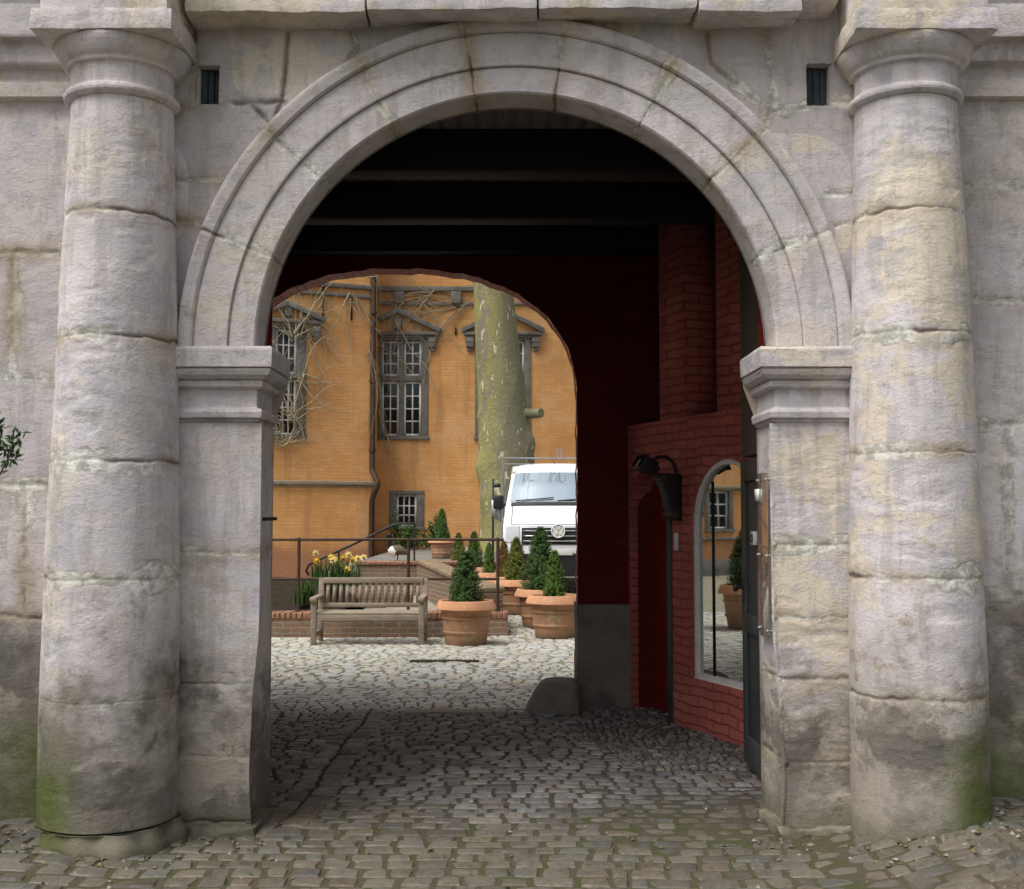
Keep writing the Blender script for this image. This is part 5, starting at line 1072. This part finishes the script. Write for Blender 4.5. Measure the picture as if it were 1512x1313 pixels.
mb = MB(); mb.lathe([(.03, 0), (.03, .02), (.012, .03)], 10, tuple(V3(-.45, 1.7, 2.40))); mb.lathe([(.012, 0), (.01, .03)], 8, tuple(V3(-.0, 1.6, 2.395))); mb.build('roof_antenna', M['black'], van)
# plain white board and dark marker post standing by the van
q0, q1 = at(726, 738, 21.6), at(741, 772, 21.6); sg = empty('board_on_post', (at(729, 800, 21.6).x, 21.6, float(gz(-.3, 21.6))), 'pale board on a thin dark post just left of the van', 'post')
mb = MB(); x_ = at(728, 707, 21.62).x; mb.tube([(x_, 21.63, float(gz(-.3, 21.6))-.02), (x_, 21.63, zat(707, 21.63))], .022, 8); mb.bar((x_, 21.63, zat(717, 21.6)), (x_+.14, 21.63, zat(717, 21.6)), .05, .07); mb.build('post', M['black'], sg)
mb = MB(); mb.box8([Vector(v) for v in ((q0.x, 21.6, q1.z+.12), (q1.x, 21.6, q1.z), (q1.x, 21.62, q1.z), (q0.x, 21.62, q1.z+.12), (q0.x, 21.6, q0.z), (q1.x, 21.6, q0.z-.10), (q1.x, 21.62, q0.z-.10), (q0.x, 21.62, q0.z))]); mb.build('board', M['alu'], sg)
# ---- evergreen bush whose tip reaches into the picture at the left edge
bt = at(10, 642, 5.75); bush = empty('evergreen_bush', (bt.x-.55, 5.85, .0), 'tip of a dark green leafy bush reaching in at the left wall', 'bush')
rd = random.Random(12); st_ = MB(); lf = MB(); V = []; F = []; C = []; k = 0
base = Vector((bt.x-.55, 5.85, 0))
tips = [bt+Vector((0.06, 0, -.02)), bt+Vector((-.06, .05, .07)), bt+Vector((-.03, .0, -.05))]+[base+Vector((rd.uniform(-.5, .30), rd.uniform(-.35, .3), rd.uniform(.7, 2.0))) for _ in range(26)]
for ti, tp in enumerate(tips):
    md = base*.45+tp*.55+Vector((-.15, 0, .15)); pts = [base+(md-base)*t for t in (0, .5)]+[md, md*.4+tp*.6, tp]; pts[1] += Vector((rd.uniform(-.05, .05), 0, .05)); st_.tube(pts, [.014, .011, .008, .006, .003], 6, cap=False)
    for m in range(46 if ti < 3 else 46):
        f = rd.uniform(.0, 1)**.6; q = pts[2]+(tp-pts[2])*f if ti > 2 else pts[3]+(tp-pts[3])*(.55+.45*f)+Vector((rd.gauss(0, .02), rd.gauss(0, .02), rd.gauss(0, .03)))
        d = (Vector((rd.gauss(0, 1), rd.gauss(0, 1), rd.gauss(0, .8)))+(tp-pts[2]).normalized()*.8).normalized(); L = rd.uniform(.035, .062); sd = d.cross(Vector((rd.gauss(0, 1), rd.gauss(0, 1), rd.gauss(0, 1)))).normalized()*L*.20; nn = d.cross(sd).normalized()*L*.08
        V += [tuple(q), tuple(q+d*L*.5+sd+nn), tuple(q+d*L), tuple(q+d*L*.5-sd+nn)]; F += [(k, k+1, k+2), (k, k+2, k+3)]; C += [(rd.random(), 0, .5, 1)]*4; k += 4
st_.build('stems', M['rust'], bush); lf.add(V, F, C); lf.build('leaves', M['darkleaf'], bush)
# ---- grit, chips and dead leaves along the foot of the gate
rd = random.Random(77); V = []; F = []; C = []; k = 0
for i in range(900):
    sx_ = rd.choice((-1, 1)); x_ = sx_*rd.uniform(1.3, 3.4) if i % 4 else rd.uniform(-1.3, 2.6); y_ = (6.02-abs(rd.gauss(0, .16)) if abs(abs(x_)-2.18) < .42 else 6.36-abs(rd.gauss(0, .22))) if i % 4 else rd.uniform(5.2, 7.6)
    r_ = rd.choice((.004, .006, .008, .012, .018)); z_ = float(gz(x_, y_))+.006; a = rd.uniform(0, 6.28); cc = rd.choice(((.20, .16, .11), (.10, .075, .045), (.34, .31, .26), (.16, .13, .05), (.07, .09, .03)))
    pts = [(x_+r_*math.cos(a+q*1.57)*rd.uniform(.6, 1.3), y_+r_*math.sin(a+q*1.57)*rd.uniform(.6, 1.3), z_-.004+rd.uniform(0, .3)*r_) for q in range(4)]+[(x_, y_, z_+r_*rd.uniform(.3, .9))]
    V += pts; F += [(k+q, k+(q+1) % 4, k+4) for q in range(4)]; C += [(*cc, 1)]*5; k += 5
mb = MB(); mb.add(V, F, C); tag(mb.build('litter', M['cobble']), 'loose grit and leaf litter along the foot of the stone gate', 'litter', kind='stuff')
# ================================================================== CAMERA, LIGHT, WORLD
cam = bpy.data.cameras.new('camera'); co = bpy.data.objects.new('camera', cam); COL.objects.link(co); co.location = (0, 0, CAM_H); co.rotation_euler = (R(90)+PITCH, 0, 0)
cam.sensor_width = 36; cam.lens = 36*F_PX/1512; cam.clip_end = 2000; cam.clip_start = .05; SC.camera = co
EL, AZ = R(60), R(232)                       # sun behind and left of the camera, veiled by cloud
sd = Vector((math.sin(AZ)*math.cos(EL), math.cos(AZ)*math.cos(EL), math.sin(EL)))
li = bpy.data.lights.new('sun', 'SUN'); li.energy = 3.1; li.angle = R(40); li.color = (1, .98, .95); lo = bpy.data.objects.new('sun', li); COL.objects.link(lo); lo.rotation_euler = sd.to_track_quat('Z', 'Y').to_euler(); lo.location = (0, 0, 20)
w = bpy.data.worlds.new('World'); SC.world = w; w.use_nodes = True; nt = w.node_tree; nt.nodes.clear()
sk = nt.nodes.new('ShaderNodeTexSky'); sk.sky_type = 'NISHITA'; sk.sun_disc = False; sk.sun_elevation = EL; sk.sun_rotation = AZ; sk.air_density = 1.0; sk.dust_density = 4.0
hs = nt.nodes.new('ShaderNodeHueSaturation'); hs.inputs['Saturation'].default_value = .30; bg = nt.nodes.new('ShaderNodeBackground'); bg.inputs['Strength'].default_value = .15; ow = nt.nodes.new('ShaderNodeOutputWorld')
nt.links.new(sk.outputs[0], hs.inputs['Color']); nt.links.new(hs.outputs[0], bg.inputs[0]); nt.links.new(bg.outputs[0], ow.inputs[0])
SC.view_settings.view_transform = 'Standard'; SC.view_settings.look = 'None'; SC.view_settings.exposure = 0; SC.view_settings.gamma = 1
SC.render.engine = 'CYCLES'; SC.cycles.use_denoising = True; SC.cycles.max_bounces = 6; SC.cycles.diffuse_bounces = 3; SC.cycles.sample_clamp_indirect = 6
